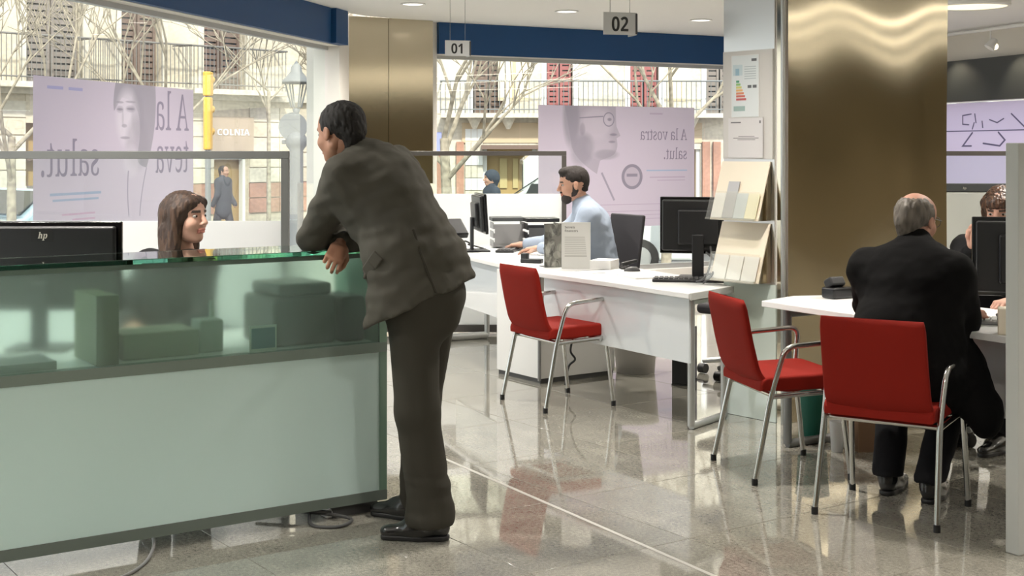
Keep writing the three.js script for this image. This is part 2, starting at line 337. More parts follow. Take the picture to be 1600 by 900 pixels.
// facade seen past the desks
{
  const D = 36, X0 = -5.2, X1 = 22, part = (s0, s1, y0, y1, o0, o1) => slab([X0, D - 0.1], [X1, D + 0.6], y0, y1, o0, o1, s0 / (X1 - X0), s1 / (X1 - X0));
  const at = (px) => (px - 800) / FOCAL * D - X0, on = (s, y, o = 0) => W(X0 + s, y, D - o + 0.02 * s);
  const t = thing('apartment_building', 'pale apartment building with red shutters and one long balcony over shopfronts', 'building');
  const B = 2.5, TOP = 5.4, doors = [[at(739), at(787)], [at(854), at(895)], [at(985), at(1030)], [at(1105), at(1150)], [at(1500), at(1550)]];
  const shops = [[at(755), at(838)], [at(860), at(1000)], [at(1020), at(1096)], [at(1480), at(1560)]];
  const walls = []; let s = 0;
  for (const [a, b] of doors) { walls.push(part(s, a, B, TOP, -0.6, 0)); s = b; }
  walls.push(part(s, X1 - X0, B, TOP, -0.6, 0), part(0, X1 - X0, TOP, 13, -0.6, 0));
  s = 0;
  for (const [a, b] of shops) { walls.push(part(s, a, STREET, B, -0.6, -0.02), part(a, b, 1.55, B, -0.6, 0)); s = b; }
  walls.push(part(s, X1 - X0, STREET, B, -0.6, -0.02));
  obj('wall', walls, M.stonePale, t);
  obj('shop_fascia', part(at(722), at(1098), 1.72, B - 0.24, -0.05, 0.03), mat([0.58, 0.46, 0.32], 0.8), t);
  obj('awning', [part(at(752), at(842), 1.55, 1.66, 0, 0.4), part(at(752), at(842), 1.42, 1.48, 0, 0.5)], M.shutterBrown, t);
  for (const px of [790, 812, 1055]) obj('wall_panel', part(at(px) - 0.2, at(px) + 0.28, 2.85, 5, -0.05, 0.02), M.yellow.clone(), t).material.color.setRGB(0.85, 0.72, 0.5);
  doors.forEach(([a, b], i) => {
    shutterDoor(part, t, a, b, B + 0.02, TOP, i === 0 ? M.shutterBrown.clone() : i < 3 ? M.shutterRed : M.shutterGrey);
    obj('window_surround', [part(a - 0.14, a, B, TOP, -0.1, 0.05), part(b, b + 0.14, B, TOP, -0.1, 0.05)], M.white, t);
  });
  const f = obj('balcony', part(at(690), at(1190), B - 0.12, B, 0, 0.7), M.stonePale, t);
  obj('railing', railing(on, at(690), at(1190), B, 0.85, 0.65, 0.13), M.ironPale, f);
  for (const px of [742, 794, 850, 905, 960, 1020, 1080]) obj('bracket', cyl(0.05, 0.2, 0.3).applyMatrix4(new THREE.Matrix4().setPosition(on(at(px), B - 0.27, 0.35))), M.stonePale, f);
  shops.forEach(([a, b], i) => {
    obj('shop_window', part(a, b, STREET, 1.55, -0.45, -0.4), [M.shopWarm, M.shopGlass, M.shopWarm, M.shopGlass][i], t);
    obj('shop_frame', [part(a, a + 0.1, STREET, 1.55, -0.3, -0.1), part(b - 0.1, b, STREET, 1.55, -0.3, -0.1)], M.white, t);
  });
  for (const px of [684, 719, 1104, 1121]) obj('pilaster', part(at(px) - 0.1, at(px) + 0.1, STREET, 1.75, 0, 0.12), M.pink, t);
  for (let i = 0; i < 3; i++) for (let k = 0; k < 7; k++) obj('stone_block', part(at(727) + i * 0.16, at(727) + i * 0.16 + 0.15, STREET + 0.3 + k * 0.33, STREET + 0.61 + k * 0.33, -0.04, 0.04), k % 2 ? M.stonePale : M.white, t);
  obj('street_screen', part(at(678), at(690), 1.5, 2.0, 0.1, 0.2), mat([0.3, 0.33, 0.7], 0.3), t);
  signLetters(t, 'Kucem', on((at(812) + at(854)) / 2, 1.98, 0.05), 0, 0.75, 0.26);
  for (const [px, w] of [[787, 0.1], [806, 0.07]]) obj('shop_display', part(at(px) - w, at(px) + w, 0.5, 1.3, -0.38, -0.34), mat([0.5, 0.4, 0.2], 0.5), t);
}
// leafless street trees
function tree(label, px, d, trunkH, r0, spread, lean = 0) {
  const x = (px - 800) / FOCAL * d, t = thing('street_tree', label, 'tree', W(x, STREET, d), 0, 'bare street trees');
  const limbs = [];
  const top = V(lean, trunkH, 0);
  obj('trunk', [bar(V(0, 0, 0), V(lean * 0.6, trunkH * 0.6, 0), r0, r0 * 0.85, 9), bar(V(lean * 0.6, trunkH * 0.6, 0), top, r0 * 0.85, r0 * 0.7, 9)], M.bark, t);
  const grow = (p, dir, len, r, depth) => {
    const q = p.clone().add(dir.clone().multiplyScalar(len));
    limbs.push(bar(p, q, Math.max(r, 0.007), Math.max(r * 0.7, 0.005), depth > 2 ? 6 : 4));
    if (!depth) return;
    const n = depth > 3 ? 3 : 2 + (rnd() > 0.45 ? 1 : 0);
    for (let i = 0; i < n; i++) {
      const e = dir.clone().add(V(rr(-1, 1), rr(-0.25, 0.75), rr(-0.6, 0.6)).multiplyScalar(spread)).normalize();
      grow(i ? p.clone().lerp(q, rr(0.55, 1)) : q, e, len * rr(0.62, 0.86), r * 0.6, depth - 1);
    }
  };
  for (let i = 0; i < 4; i++) grow(top.clone().sub(V(lean * 0.1 * i, 0.22 * i, 0)), V(Math.sin(i * 2.4 + px) * 0.75, rr(0.55, 1), Math.cos(i * 2.1) * 0.5).normalize(), 1.15, r0 * 0.45, 5);
  obj('branches', limbs, M.bark, t);
}
tree('bare grey street tree beside the parked blue car', 18, 18.5, 2.2, 0.075, 0.75);
tree('bare street tree behind the poster with the long-haired portrait', 248, 20, 2.6, 0.06, 0.85, 0.1);
tree('thin bare street tree beyond the lantern lamp post', 420, 27, 3.2, 0.05, 0.7);
tree('stout forked bare street tree in front of the red shopfront pilasters', 704, 21, 2.2, 0.1, 0.75, -0.1);
tree('bare street tree behind the poster with the bespectacled portrait', 1040, 22, 2.6, 0.09, 0.85, 0.1);

// lantern lamp post with a round traffic sign seen from behind
{
  const d = 16, t = thing('street_lamp', 'grey cast lantern street lamp carrying a round sign plate', 'street lamp', W((463 - 800) / FOCAL * d, STREET, d));
  const y = (py) => EYE + (HORIZON - py) * d / FOCAL - STREET;
  obj('post', lathe([[0, 0], [0.16, 0], [0.16, 0.25], [0.11, 0.35], [0.09, 0.5], [0.082, y(235)], [0.12, y(228)], [0.13, y(216)], [0.1, y(210)], [0.03, y(200)], [0.03, y(178)], [0.05, y(170)], [0.001, y(168)]], 20), M.ironPale, t);
  obj('cross_bar', [rbox(0.34, 0.05, 0.05, 0.01, 0, y(222), 0)], M.ironPale, t);
  obj('sign_plate', cyl(0.17, 0.17, 0.02, 0, 0, 0, 36).rotateX(Math.PI / 2).translate(-0.03, y(198), 0.06), M.ironPale, t);
  const cage = []; for (let i = 0; i < 6; i++) { const a = i * Math.PI / 3; cage.push(bar(V(Math.cos(a) * 0.06, y(168), Math.sin(a) * 0.06), V(Math.cos(a) * 0.13, y(130), Math.sin(a) * 0.13), 0.01, 0.01, 6)); }
  const lant = obj('lantern', cage, M.ironPale, t);
  obj('lantern_glass', lathe([[0.055, y(167)], [0.12, y(131)]], 6), M.clearPlastic, lant);
  obj('lantern_roof', lathe([[0.001, y(132)], [0.17, y(131)], [0.17, y(126)], [0.12, y(120)], [0.07, y(112)], [0.06, y(104)], [0.03, y(100)], [0.001, y(94)]], 20), M.ironPale, t);
}
{
  const d = 14, t = thing('traffic_light', 'yellow traffic light housing on a slim grey pole', 'traffic light', W((325 - 800) / FOCAL * d, STREET, d));
  const y = (py) => EYE + (HORIZON - py) * d / FOCAL - STREET;
  obj('pole', cyl(0.03, 0.03, y(120), 0, y(120) / 2, 0, 14), M.midGrey, t);
  const h = obj('housing', [rbox(0.085, y(112) - y(150), 0.13, 0.015, 0, (y(112) + y(150)) / 2, 0), rbox(0.078, y(152) - y(234), 0.12, 0.015, 0, (y(152) + y(234)) / 2, 0)], M.yellow, t);
  for (const py of [124, 170, 205]) obj('visor', cyl(0.045, 0.045, 0.09, 0, 0, 0, 16).rotateX(Math.PI / 2).translate(0, y(py), -0.09), M.yellow, h);
}
// parked and passing vehicles
function vehicle(name, label, category, px, d, turn, paint, { L = 4.3, H = 1.5, Wd = 1.8, van = false } = {}) {
  const t = thing(name, label, category, W((px - 800) / FOCAL * d, STREET - 0.12, d), turn, 'vehicles in the street');
  const sh = new THREE.Shape(), pts = van
    ? [[-L / 2, 0.35], [-L / 2, H * 0.95], [-L / 2 + 0.12, H], [L * 0.2, H], [L * 0.36, H * 0.6], [L / 2 - 0.05, H * 0.52], [L / 2, 0.35]]
    : [[-L / 2, 0.32], [-L / 2, H * 0.58], [-L / 2 + 0.1, H * 0.66], [-L * 0.4, H * 0.7], [-L * 0.29, H * 0.98], [-L * 0.1, H], [L * 0.04, H * 0.97], [L * 0.22, H * 0.66], [L * 0.44, H * 0.55], [L / 2, H * 0.42], [L / 2, 0.32]];
  pts.forEach(([x, y], i) => (i ? sh.lineTo(x, y) : sh.moveTo(x, y)));
  const b = new THREE.ExtrudeGeometry(sh, { depth: Wd - 0.16, bevelEnabled: true, bevelSize: 0.05, bevelThickness: 0.08, bevelSegments: 3 }).translate(0, 0, -(Wd - 0.16) / 2);
  const body = obj('body', b, paint, t);
  const side = van ? [[-L * 0.42, H * 0.62, -L * 0.12, H * 0.9], [-L * 0.08, H * 0.62, L * 0.17, H * 0.9]] : [[-L * 0.27, H * 0.7, -L * 0.06, H * 0.92], [-L * 0.03, H * 0.7, L * 0.12, H * 0.9]];
  for (const [x0, y0, x1, y1] of side) { const q = new THREE.Shape([new THREE.Vector2(x0, y0), new THREE.Vector2(x1 + (x1 > 0.05 ? 0.12 : 0), y0), new THREE.Vector2(x1 - 0.06, y1), new THREE.Vector2(x0 + 0.05, y1)]); obj('side_window', new THREE.ExtrudeGeometry(q, { depth: Wd + 0.012, bevelEnabled: false }).translate(0, 0, -(Wd + 0.012) / 2), M.shopGlass, body); }
  const ws = van ? [[L * 0.2, H * 0.98], [L * 0.36, H * 0.62]] : [[L * 0.05, H * 0.955], [L * 0.215, H * 0.68]], rear = van ? [[-L / 2, H * 0.6], [-L / 2, H * 0.9]] : [[-L * 0.395, H * 0.725], [-L * 0.298, H * 0.955]];
  for (const [n, [p, q], o] of [['windscreen', ws, 1], ['rear_window', rear, -1]]) {
    const dx = q[0] - p[0], dy = q[1] - p[1], l = Math.hypot(dx, dy);
    const g = box(l, 0.02, Wd * 0.8).rotateZ(Math.atan2(dy, dx)).translate((p[0] + q[0]) / 2 + 0.055 * o, (p[1] + q[1]) / 2 + 0.05, 0); obj(n, g, M.shopGlass, body);
  }
  for (const x of [-L * 0.31, L * 0.31]) for (const z of [-1, 1]) { const w = obj('wheel', cyl(0.32, 0.32, 0.2, 0, 0, 0, 24).rotateX(Math.PI / 2).translate(x, 0.32, z * (Wd / 2 - 0.09)), M.tyre, t); obj('hub_cap', cyl(0.19, 0.19, 0.02, 0, 0, 0, 16).rotateX(Math.PI / 2).translate(x, 0.32, z * (Wd / 2 + 0.015)), M.alu, w); }
  obj('lamps', [rbox(0.06, 0.12, Wd * 0.9, 0.02, L / 2 - 0.01, H * 0.44, 0)], M.clearPlastic, body);
}
vehicle('parked_car', 'pale blue parked car beside the bare tree', 'car', 150, 22.5, R(48), mat([0.42, 0.55, 0.63], 0.25, { clearcoat: 1 }), { H: 1.5 });
vehicle('parked_car', 'white estate car parked beyond the desk partition', 'car', 876, 23.6, R(176), mat([0.62, 0.66, 0.64], 0.25, { clearcoat: 1 }), { H: 1.74, L: 4.4 });
vehicle('delivery_van', 'white delivery van with dark windows in the street', 'van', 957, 28, R(2), mat([0.8, 0.82, 0.82], 0.3, { clearcoat: 1 }), { H: 2.0, L: 3.7, van: true });

// ------------------------------------------------------------ lamps in and on the ceiling
const glow = (r, g, b, k) => new THREE.MeshStandardMaterial({ color: lin(0.8, 0.8, 0.8), emissive: lin(r, g, b), emissiveIntensity: k });
const warmLamp = glow(1, 0.96, 0.9, 2.6);
function downlight(x, d, label) {
  const t = thing('ceiling_downlight', label, 'downlight', W(x, CEIL, d), 0, 'round ceiling downlights');
  obj('rim', lathe([[0.085, -0.001], [0.105, -0.001], [0.107, -0.006], [0.1, -0.012], [0.085, -0.008], [0.085, -0.001]], 32), M.white, t);
  obj('lamp_disc', cyl(0.084, 0.084, 0.004, 0, -0.004, 0, 28), warmLamp, t);
  const l = new THREE.SpotLight(lin(1, 0.94, 0.86), 28, 0, R(74), 0.7); l.name = 'downlight_beam'; l.position.set(0, -0.03, 0); l.target.position.set(0, -2, 0); l.castShadow = true; l.shadow.radius = 4;
  t.add(l, l.target);
}
downlight(-0.84, 11.4, 'round ceiling downlight beside the paired steel column panels');
downlight(0.49, 12.0, 'round ceiling downlight between the hanging 01 and 02 signs');
downlight(1.8, 12.8, 'round ceiling downlight beside the clad pillar top');
const rest = 'round ceiling downlight over the room beyond the picture';
for (const [x, d] of [[-2.05, 5.45], [-1.1, 8.7], [0.6, 9.6], [2.6, 10.6], [-2.6, 4.2], [0.9, 6.2], [3.2, 7.0], [4.4, 9.0], [-1.9, 1.5], [0.9, 2.4], [3.4, 3.4], [5.8, 5.0], [-2.4, -1.6], [0.8, -1.2], [3.8, -0.4], [7.0, 1.2], [7.2, 8.2], [9.4, 7.2], [9.4, 9.6], [11.8, 8.4], [13.6, 6.2], [13.6, 10.2], [10.5, 3.0], [13.4, 1.6]]) downlight(x, d, rest);
for (const [x, d0, d1, w] of [[6.3, 5.2, 10.2, 'over the side hall entrance'], [8.1, 4.8, 10.6, 'in the middle of the side hall'], [10.6, 4.4, 11, 'deep in the side hall']]) {   // slim linear lamps of the side hall, which the steel pillar mirrors
  const len = d1 - d0, t = thing('linear_ceiling_lamp', 'slim straight ceiling lamp ' + w, 'ceiling lamp', W(x, CEIL, (d0 + d1) / 2), 0, 'linear ceiling lamps');
  obj('housing', [rbox(0.2, 0.03, len, 0.006, 0, -0.016, 0)], M.white, t);
  obj('lamp_diffuser', [box(0.17, 0.004, len - 0.03, 0, -0.033, 0)], glow(1, 0.92, 0.74, 7), t);
  const l = new THREE.RectAreaLight(lin(1, 0.92, 0.76), 6, 0.17, len - 0.05); l.name = 'linear_lamp_light'; l.position.set(0, -0.04, 0); l.rotation.x = -Math.PI / 2; t.add(l);
}
{ // big round warm lamp beyond the pillar
  const t = thing('round_ceiling_lamp', 'large round warm ceiling lamp beyond the steel pillar', 'ceiling lamp', W(3.86, CEIL, 11.3));
  obj('rim', lathe([[0.29, 0], [0.315, 0], [0.32, -0.03], [0.3, -0.045], [0.29, -0.03]], 48), M.white, t);
  obj('lamp_diffuser', cyl(0.29, 0.29, 0.01, 0, -0.03, 0, 48), glow(1, 0.85, 0.5, 1.6), t);
  const l = new THREE.SpotLight(lin(1, 0.87, 0.6), 8, 0, R(75), 0.6); l.name = 'round_lamp_light'; l.position.set(0, -0.06, 0); l.target.position.set(0, -2, 0); l.castShadow = true; l.shadow.radius = 2; t.add(l, l.target);
}
{ // track with two spotlights in front of the charcoal fascia
  const a = W(wallR(0.3)[0] - 0.35, CEIL - 0.03, wallR(0.3)[1] - 0.12), b = W(wallR(4.5)[0] - 0.35, CEIL - 0.03, wallR(4.5)[1] - 0.12);
  const tr = thing('spotlight_track', 'white ceiling track for small spotlights above the charcoal fascia', 'track');
  obj('rail', bar(a, b, 0.018, 0.018, 8), M.white, tr);
  for (const [k, w] of [[0.2, 'beside the steel pillar edge'], [0.395, 'in clear view over the lilac poster']]) {
    const p = a.clone().lerp(b, k), t = thing('track_spotlight', 'small white track spotlight ' + w, 'spotlight', p, 0, 'track spotlights');
    obj('stem', bar(V(0, -0.015, 0), V(0, -0.1, 0), 0.008), M.white, t);
    obj('lamp_head', lathe([[0.02, 0.05], [0.035, 0.03], [0.055, -0.06], [0.05, -0.06], [0.001, -0.02]], 18).rotateZ(-0.6).translate(0.02, -0.14, 0), M.white, t);
    obj('lamp_bulb', new THREE.SphereGeometry(0.034, 14, 10).translate(0.045, -0.175, 0), glow(1, 0.82, 0.5, 3), t);
    const l = new THREE.SpotLight(lin(1, 0.85, 0.6), 0.8, 0, R(50), 0.6); l.name = 'track_beam'; l.position.set(0.07, -0.22, 0); l.target.position.set(1, -1.6, 0); l.castShadow = true; t.add(l, l.target);
  }
}
// ------------------------------------------------------------ printed films and sheets
function canvasTex(w, h, draw, mirror = false) {
  const c = document.createElement('canvas'); c.width = w; c.height = h; const x = c.getContext('2d');
  if (mirror) { x.translate(w, 0); x.scale(-1, 1); }
  draw(x, w, h);
  const t = new THREE.CanvasTexture(c); t.colorSpace = THREE.SRGBColorSpace; t.anisotropy = 8; return t;
}
function condensed(x, text, px, py, size, squeeze, color, font = 'serif') { x.save(); x.translate(px, py); x.scale(squeeze, 1); x.fillStyle = color; x.font = size + 'px ' + font; x.textAlign = 'left'; x.textBaseline = 'alphabetic'; x.fillText(text, 0, 0); x.restore(); }
const soft = (x, cx, cy, rx, ry, color, a, rot = 0) => { x.save(); x.translate(cx, cy); x.rotate(rot); x.scale(rx, ry); const g = x.createRadialGradient(0, 0, 0, 0, 0, 1); g.addColorStop(0, color.replace('A', a)); g.addColorStop(0.65, color.replace('A', a * 0.85)); g.addColorStop(1, color.replace('A', 0)); x.fillStyle = g; x.beginPath(); x.arc(0, 0, 1, 0, 7); x.fill(); x.restore(); };
const filmMat = (map) => new THREE.MeshPhysicalMaterial({ map, color: lin(1, 1, 1), roughness: 1, transmission: 0.42, thickness: 0, side: THREE.DoubleSide });
function film(name, label, t0, t1, line, y0, y1, off, map) {   // a print stuck on the inside of the glass
  const a = line(t0), b = line(t1), dx = b[0] - a[0], dd = b[1] - a[1], L = Math.hypot(dx, dd), n = [dd / L, -dx / L];
  const m = new THREE.Mesh(new THREE.PlaneGeometry(L, y1 - y0), filmMat(map)); m.name = numbered(name); m.castShadow = m.receiveShadow = true;
  m.position.copy(W((a[0] + b[0]) / 2 + n[0] * off, (y0 + y1) / 2, (a[1] + b[1]) / 2 + n[1] * off)); m.rotation.y = facing(n[0], n[1]);
  scene.add(m); return tag(m, label, 'poster');
}
const paperLilac = '#c8bccd';
// drawn as read from inside the bank, where the lettering runs backwards
const salutMap = canvasTex(1400, 1000, (x, w, h) => {
  x.fillStyle = paperLilac; x.fillRect(0, 0, w, h);
  const P = (u) => u * w, Q = (v) => v * h;
  // generic long-haired portrait in pale greys
  const hair = 'rgba(150,144,156,A)', skin = 'rgba(214,205,217,A)', line = 'rgba(138,130,146,A)';
  x.save(); x.scale(1, 0.69); x.fillStyle = hair.replace('A', 0.75); x.beginPath(); x.moveTo(P(0.46), 0); x.quadraticCurveTo(P(0.44), Q(0.12), P(0.45), Q(0.2)); x.lineTo(P(0.5), Q(0.1)); x.quadraticCurveTo(P(0.66), Q(0.12), P(0.6), Q(0.5)); x.quadraticCurveTo(P(0.585), Q(0.58), P(0.66), Q(0.6)); x.quadraticCurveTo(P(0.74), Q(0.3), P(0.72), 0); x.fill();
  soft(x, P(0.535), Q(0.24), P(0.085), Q(0.24), skin, 0.95); soft(x, P(0.6), Q(0.42), P(0.09), Q(0.22), hair, 0.45); soft(x, P(0.56), Q(0.55), P(0.06), Q(0.14), skin, 0.5);
  soft(x, P(0.6), Q(0.22), P(0.05), Q(0.2), hair, 0.35); for (const [cx, cy, k] of [[0.487, 0.185, 0.022], [0.555, 0.178, 0.03]]) { soft(x, P(cx), Q(cy), P(k * 1.25), Q(0.03), line, 0.35); soft(x, P(cx), Q(cy), P(k), Q(0.011), line, 0.8); soft(x, P(cx), Q(cy - 0.05), P(k * 1.3), Q(0.01), line, 0.5); }
  soft(x, P(0.515), Q(0.3), P(0.02), Q(0.016), line, 0.5); soft(x, P(0.505), Q(0.25), P(0.008), Q(0.07), line, 0.25); soft(x, P(0.52), Q(0.385), P(0.036), Q(0.012), line, 0.6);
  x.strokeStyle = 'rgba(150,142,162,0.8)'; x.lineWidth = 9; x.beginPath(); x.moveTo(P(0.54), Q(0.62)); x.quadraticCurveTo(P(0.53), Q(0.8), P(0.545), Q(0.95)); x.moveTo(P(0.66), Q(0.6)); x.quadraticCurveTo(P(0.62), Q(0.8), P(0.615), Q(0.95)); x.stroke(); x.restore();
}, false);
const mirrored = (map, w, h, draw) => { const x = map.image.getContext('2d'); x.save(); x.setTransform(-1, 0, 0, 1, w, 0); draw(x); x.restore(); };
mirrored(salutMap, 1400, 1000, (x) => {
  const k = '#8f859a';
  condensed(x, 'A la', 50, 222, 270, 0.7, k); condensed(x, 'teva', 50, 442, 250, 0.68, k); condensed(x, 'salut.', 890, 445, 225, 0.8, k);
  x.fillStyle = '#9fa9c4'; x.fillRect(880, 520, 400, 12); x.fillRect(900, 548, 360, 10); x.fillStyle = '#c4a6bf'; x.fillRect(930, 615, 260, 9); x.fillRect(930, 640, 180, 9); x.fillStyle = '#a7a3cb'; x.fillRect(1180, 40, 120, 14); x.fillRect(1030, 40, 110, 14);
});
film('window_poster', 'lilac window poster with a long-haired portrait and mirrored lettering', -1.193, -0.677, wallL, 0.62, 1.935, -0.115, salutMap);
const vostraMap = canvasTex(1400, 920, (x, w, h) => {
  x.fillStyle = paperLilac; x.fillRect(0, 0, w, h);
  const P = (u) => u * w, Q = (v) => v * h, hair = 'rgba(146,140,153,A)', skin = 'rgba(200,189,203,A)', line = 'rgba(128,120,136,A)';
  // generic bearded profile with spectacles, looking aside
  x.fillStyle = 'rgba(170,160,176,0.85)'; x.beginPath(); x.moveTo(P(0.16), 0); x.lineTo(P(0.48), 0); x.quadraticCurveTo(P(0.48), Q(0.12), P(0.485), Q(0.17)); x.lineTo(P(0.51), Q(0.245)); x.lineTo(P(0.485), Q(0.265)); x.lineTo(P(0.49), Q(0.31)); x.quadraticCurveTo(P(0.49), Q(0.4), P(0.44), Q(0.42)); x.lineTo(P(0.38), Q(0.45)); x.lineTo(P(0.36), Q(0.56)); x.quadraticCurveTo(P(0.2), Q(0.42), P(0.2), Q(0.3)); x.closePath(); x.fill();
  soft(x, P(0.36), Q(0.14), P(0.12), Q(0.16), skin, 0.9); soft(x, P(0.38), Q(0.33), P(0.1), Q(0.12), skin, 0.6);
  soft(x, P(0.2), Q(0.1), P(0.06), Q(0.28), hair, 0.75); soft(x, P(0.27), Q(0.36), P(0.08), Q(0.16), hair, 0.55, 0.4); soft(x, P(0.42), Q(0.4), P(0.09), Q(0.05), hair, 0.55);
  x.strokeStyle = '#8f8799'; x.lineWidth = 8; x.beginPath(); x.moveTo(P(0.25), Q(0.1)); x.lineTo(P(0.4), Q(0.085)); x.stroke(); x.beginPath(); x.ellipse(P(0.435), Q(0.11), P(0.033), Q(0.055), 0, 0, 7); x.stroke();
  soft(x, P(0.44), Q(0.11), P(0.016), Q(0.016), line, 0.7); soft(x, P(0.465), Q(0.235), P(0.028), Q(0.013), line, 0.7); soft(x, P(0.455), Q(0.295), P(0.026), Q(0.012), line, 0.6); soft(x, P(0.27), Q(0.19), P(0.02), Q(0.06), line, 0.35);
  x.strokeStyle = 'rgba(140,132,150,0.7)'; x.lineWidth = 16; x.beginPath(); x.moveTo(P(0.39), Q(0.55)); x.lineTo(P(0.47), Q(0.78)); x.stroke();
  x.fillStyle = '#8f8798'; x.beginPath(); x.ellipse(P(0.585), Q(0.585), P(0.068), Q(0.105), 0, 0, 7); x.fill(); x.fillStyle = '#b9adbd'; x.beginPath(); x.ellipse(P(0.585), Q(0.585), P(0.05), Q(0.08), 0, 0, 7); x.fill(); x.fillStyle = '#8f8798'; x.fillRect(P(0.55), Q(0.56), P(0.07), Q(0.025));
});
mirrored(vostraMap, 1400, 920, (x) => {
  const k = '#84798f';
  condensed(x, 'A la vostra', 70, 255, 120, 0.72, k); condensed(x, 'salut.', 70, 405, 120, 0.72, k);
  x.fillStyle = '#9fb0cc'; x.fillRect(70, 487, 380, 10); x.fillStyle = '#b7a6bd'; x.fillRect(90, 540, 330, 9); x.fillRect(90, 565, 260, 7); x.fillRect(60, 748, 880, 6); x.fillRect(60, 800, 840, 5); x.fillRect(60, 830, 840, 5); x.fillRect(60, 860, 840, 5); x.fillRect(300, 46, 120, 12);
});
film('window_poster', 'lilac window poster with a bespectacled profile portrait and round seal', 0.349, 0.919, wallB, 0.7, 1.972, -0.115, vostraMap);
const mapMap = canvasTex(1400, 700, (x, w, h) => {
  x.fillStyle = '#d6c8e6'; x.fillRect(0, 0, w, h); x.strokeStyle = '#5c5475'; x.lineCap = 'round';
  const poly = (pts, lw) => { x.lineWidth = lw; x.beginPath(); pts.forEach(([a, b], i) => (i ? x.lineTo(a * w, b * h) : x.moveTo(a * w, b * h))); x.stroke(); };
  const q = (pts, lw) => poly(pts.map(([a, b]) => [0.22 + (a - 1482) / 118 * 0.3, (b - 158) * 0.0045]), lw);
  q([[1440, 203], [1700, 203]], 5); q([[1568, 178], [1592, 203]], 7); q([[1506, 206], [1490, 227], [1504, 227]], 8); q([[1548, 206], [1558, 218], [1550, 227], [1524, 223]], 8); q([[1558, 238], [1578, 250]], 9); q([[1600, 178], [1680, 203]], 6);
  q([[1504, 176], [1490, 178], [1490, 192], [1500, 193]], 6); q([[1510, 176], [1512, 190]], 6); q([[1506, 200], [1509, 190]], 6); q([[1522, 188], [1523, 198]], 6); q([[1534, 186], [1546, 191], [1556, 185]], 6);
});
{ const f = film('window_poster', 'lilac window poster with a sketched street map below the charcoal fascia', 0.3, 3.55, wallR, 0.52, 2.02, -0.115, mapMap); f.userData.label = 'lilac window poster with a sketched line drawing below the charcoal fascia'; }

// hanging counter numbers
function numberSign(text, x, y, d, w, h, turn, label) {
  const t = thing('hanging_sign', label, 'sign', W(x, y, d), turn, 'hanging counter numbers');
  const face = canvasTex(512, 320, (c, cw, ch) => { c.fillStyle = '#cfd0d0'; c.fillRect(0, 0, cw, ch); c.fillStyle = '#262626'; c.font = 'bold 290px sans-serif'; c.textAlign = 'center'; c.textBaseline = 'middle'; c.setTransform(0.86, 0, 0, 1, cw / 2, ch / 2 + 10); c.fillText(text, 0, 0); });
  obj('plate', box(w, h, 0.006), M.whiteMatt, t);
  const f = obj('number', new THREE.PlaneGeometry(w, h).translate(0, 0, 0.0042), mat([1, 1, 1], 0.4, { map: face, ownUv: true }), t); f.userData.label = 'dark number ' + text;
  const s = obj('side_plate', box(0.006, h, 0.13, w / 2, 0, -0.062), M.aluPaint, t);
  obj('edge_strip', box(0.012, h * 0.92, 0.012, w / 2, 0, 0), M.darkGrey, s);
  for (const k of [-0.3, 0.3]) obj('wire', bar(V(w * k, h / 2, 0), V(w * k, CEIL - y, 0), 0.0016, 0.0016, 6), M.midGrey, t);
}
numberSign('01', -0.405, 2.265, 10, 0.19, 0.115, R(14), 'hanging counter sign reading 01 over the far desk with trays');
numberSign('02', 0.618, 2.23, 7.7, 0.2, 0.128, R(16), 'hanging counter sign reading 02 over the desk by the pillar');

// ------------------------------------------------------------ big steel pillar
const pCorner = [1.49, 7.385], pDirL = [0.636, -0.771], pDirR = [0.771, 0.636];
{
  const L = 0.42, Rw = 1.58, back = [pCorner[0] - pDirL[0] * L, pCorner[1] - pDirL[1] * L], far = [pCorner[0] + pDirR[0] * Rw, pCorner[1] + pDirR[1] * Rw], rear = [back[0] + pDirR[0] * Rw, back[1] + pDirR[1] * Rw];
  const c = structGroup('pillar');
  struct('core', prism([pCorner, far, rear, back], 0, CEIL), M.wall, c);
  // steel sheet, a little wavy as thin cladding is
  const g = new THREE.PlaneGeometry(Rw - 0.03, CEIL - 0.002, 60, 90), p = g.attributes.position;
  for (let i = 0; i < p.count; i++) { const x = p.getX(i), y = p.getY(i); p.setZ(i, 0.014 + 0.008 * Math.sin(x * 4.2 + 0.7) * Math.sin(y * 1.6 + 1) + 0.004 * Math.sin(x * 7 + y * 2.1)); }
  g.computeVertexNormals();
  const s = struct('steel_sheet', g, M.steel, c);
  s.position.copy(W((pCorner[0] + far[0]) / 2 + pDirR[0] * 0.012, CEIL / 2, (pCorner[1] + far[1]) / 2 + pDirR[1] * 0.012)); s.rotation.y = facing(0.636, -0.771);
  struct('steel_sheet', slab(back, pCorner, 0.77, CEIL - 0.001, 0.001, 0.012, 0, 0.88), M.steelLight, c);
  struct('glass_cladding', slab(back, pCorner, 0.002, 0.76, 0.001, 0.012, 0, 0.9), M.paleGlass, c);
  struct('corner_profile', [slab(back, pCorner, 0, CEIL - 0.001, 0.001, 0.008, 0.915, 1.0)], M.steel, c);
  struct('corner_edge', [bar(W(pCorner[0] - 0.004, 0, pCorner[1] - 0.012), W(pCorner[0] - 0.004, CEIL, pCorner[1] - 0.012), 0.012, 0.012, 10)], M.alu, c);
}
const onPillar = (s, y, o = 0) => W(pCorner[0] - pDirL[0] * (0.42 - s) - pDirR[0] * o, y, pCorner[1] - pDirL[1] * (0.42 - s) - pDirR[1] * o);
const pillarTurn = facing(-pDirR[0], -pDirR[1]);
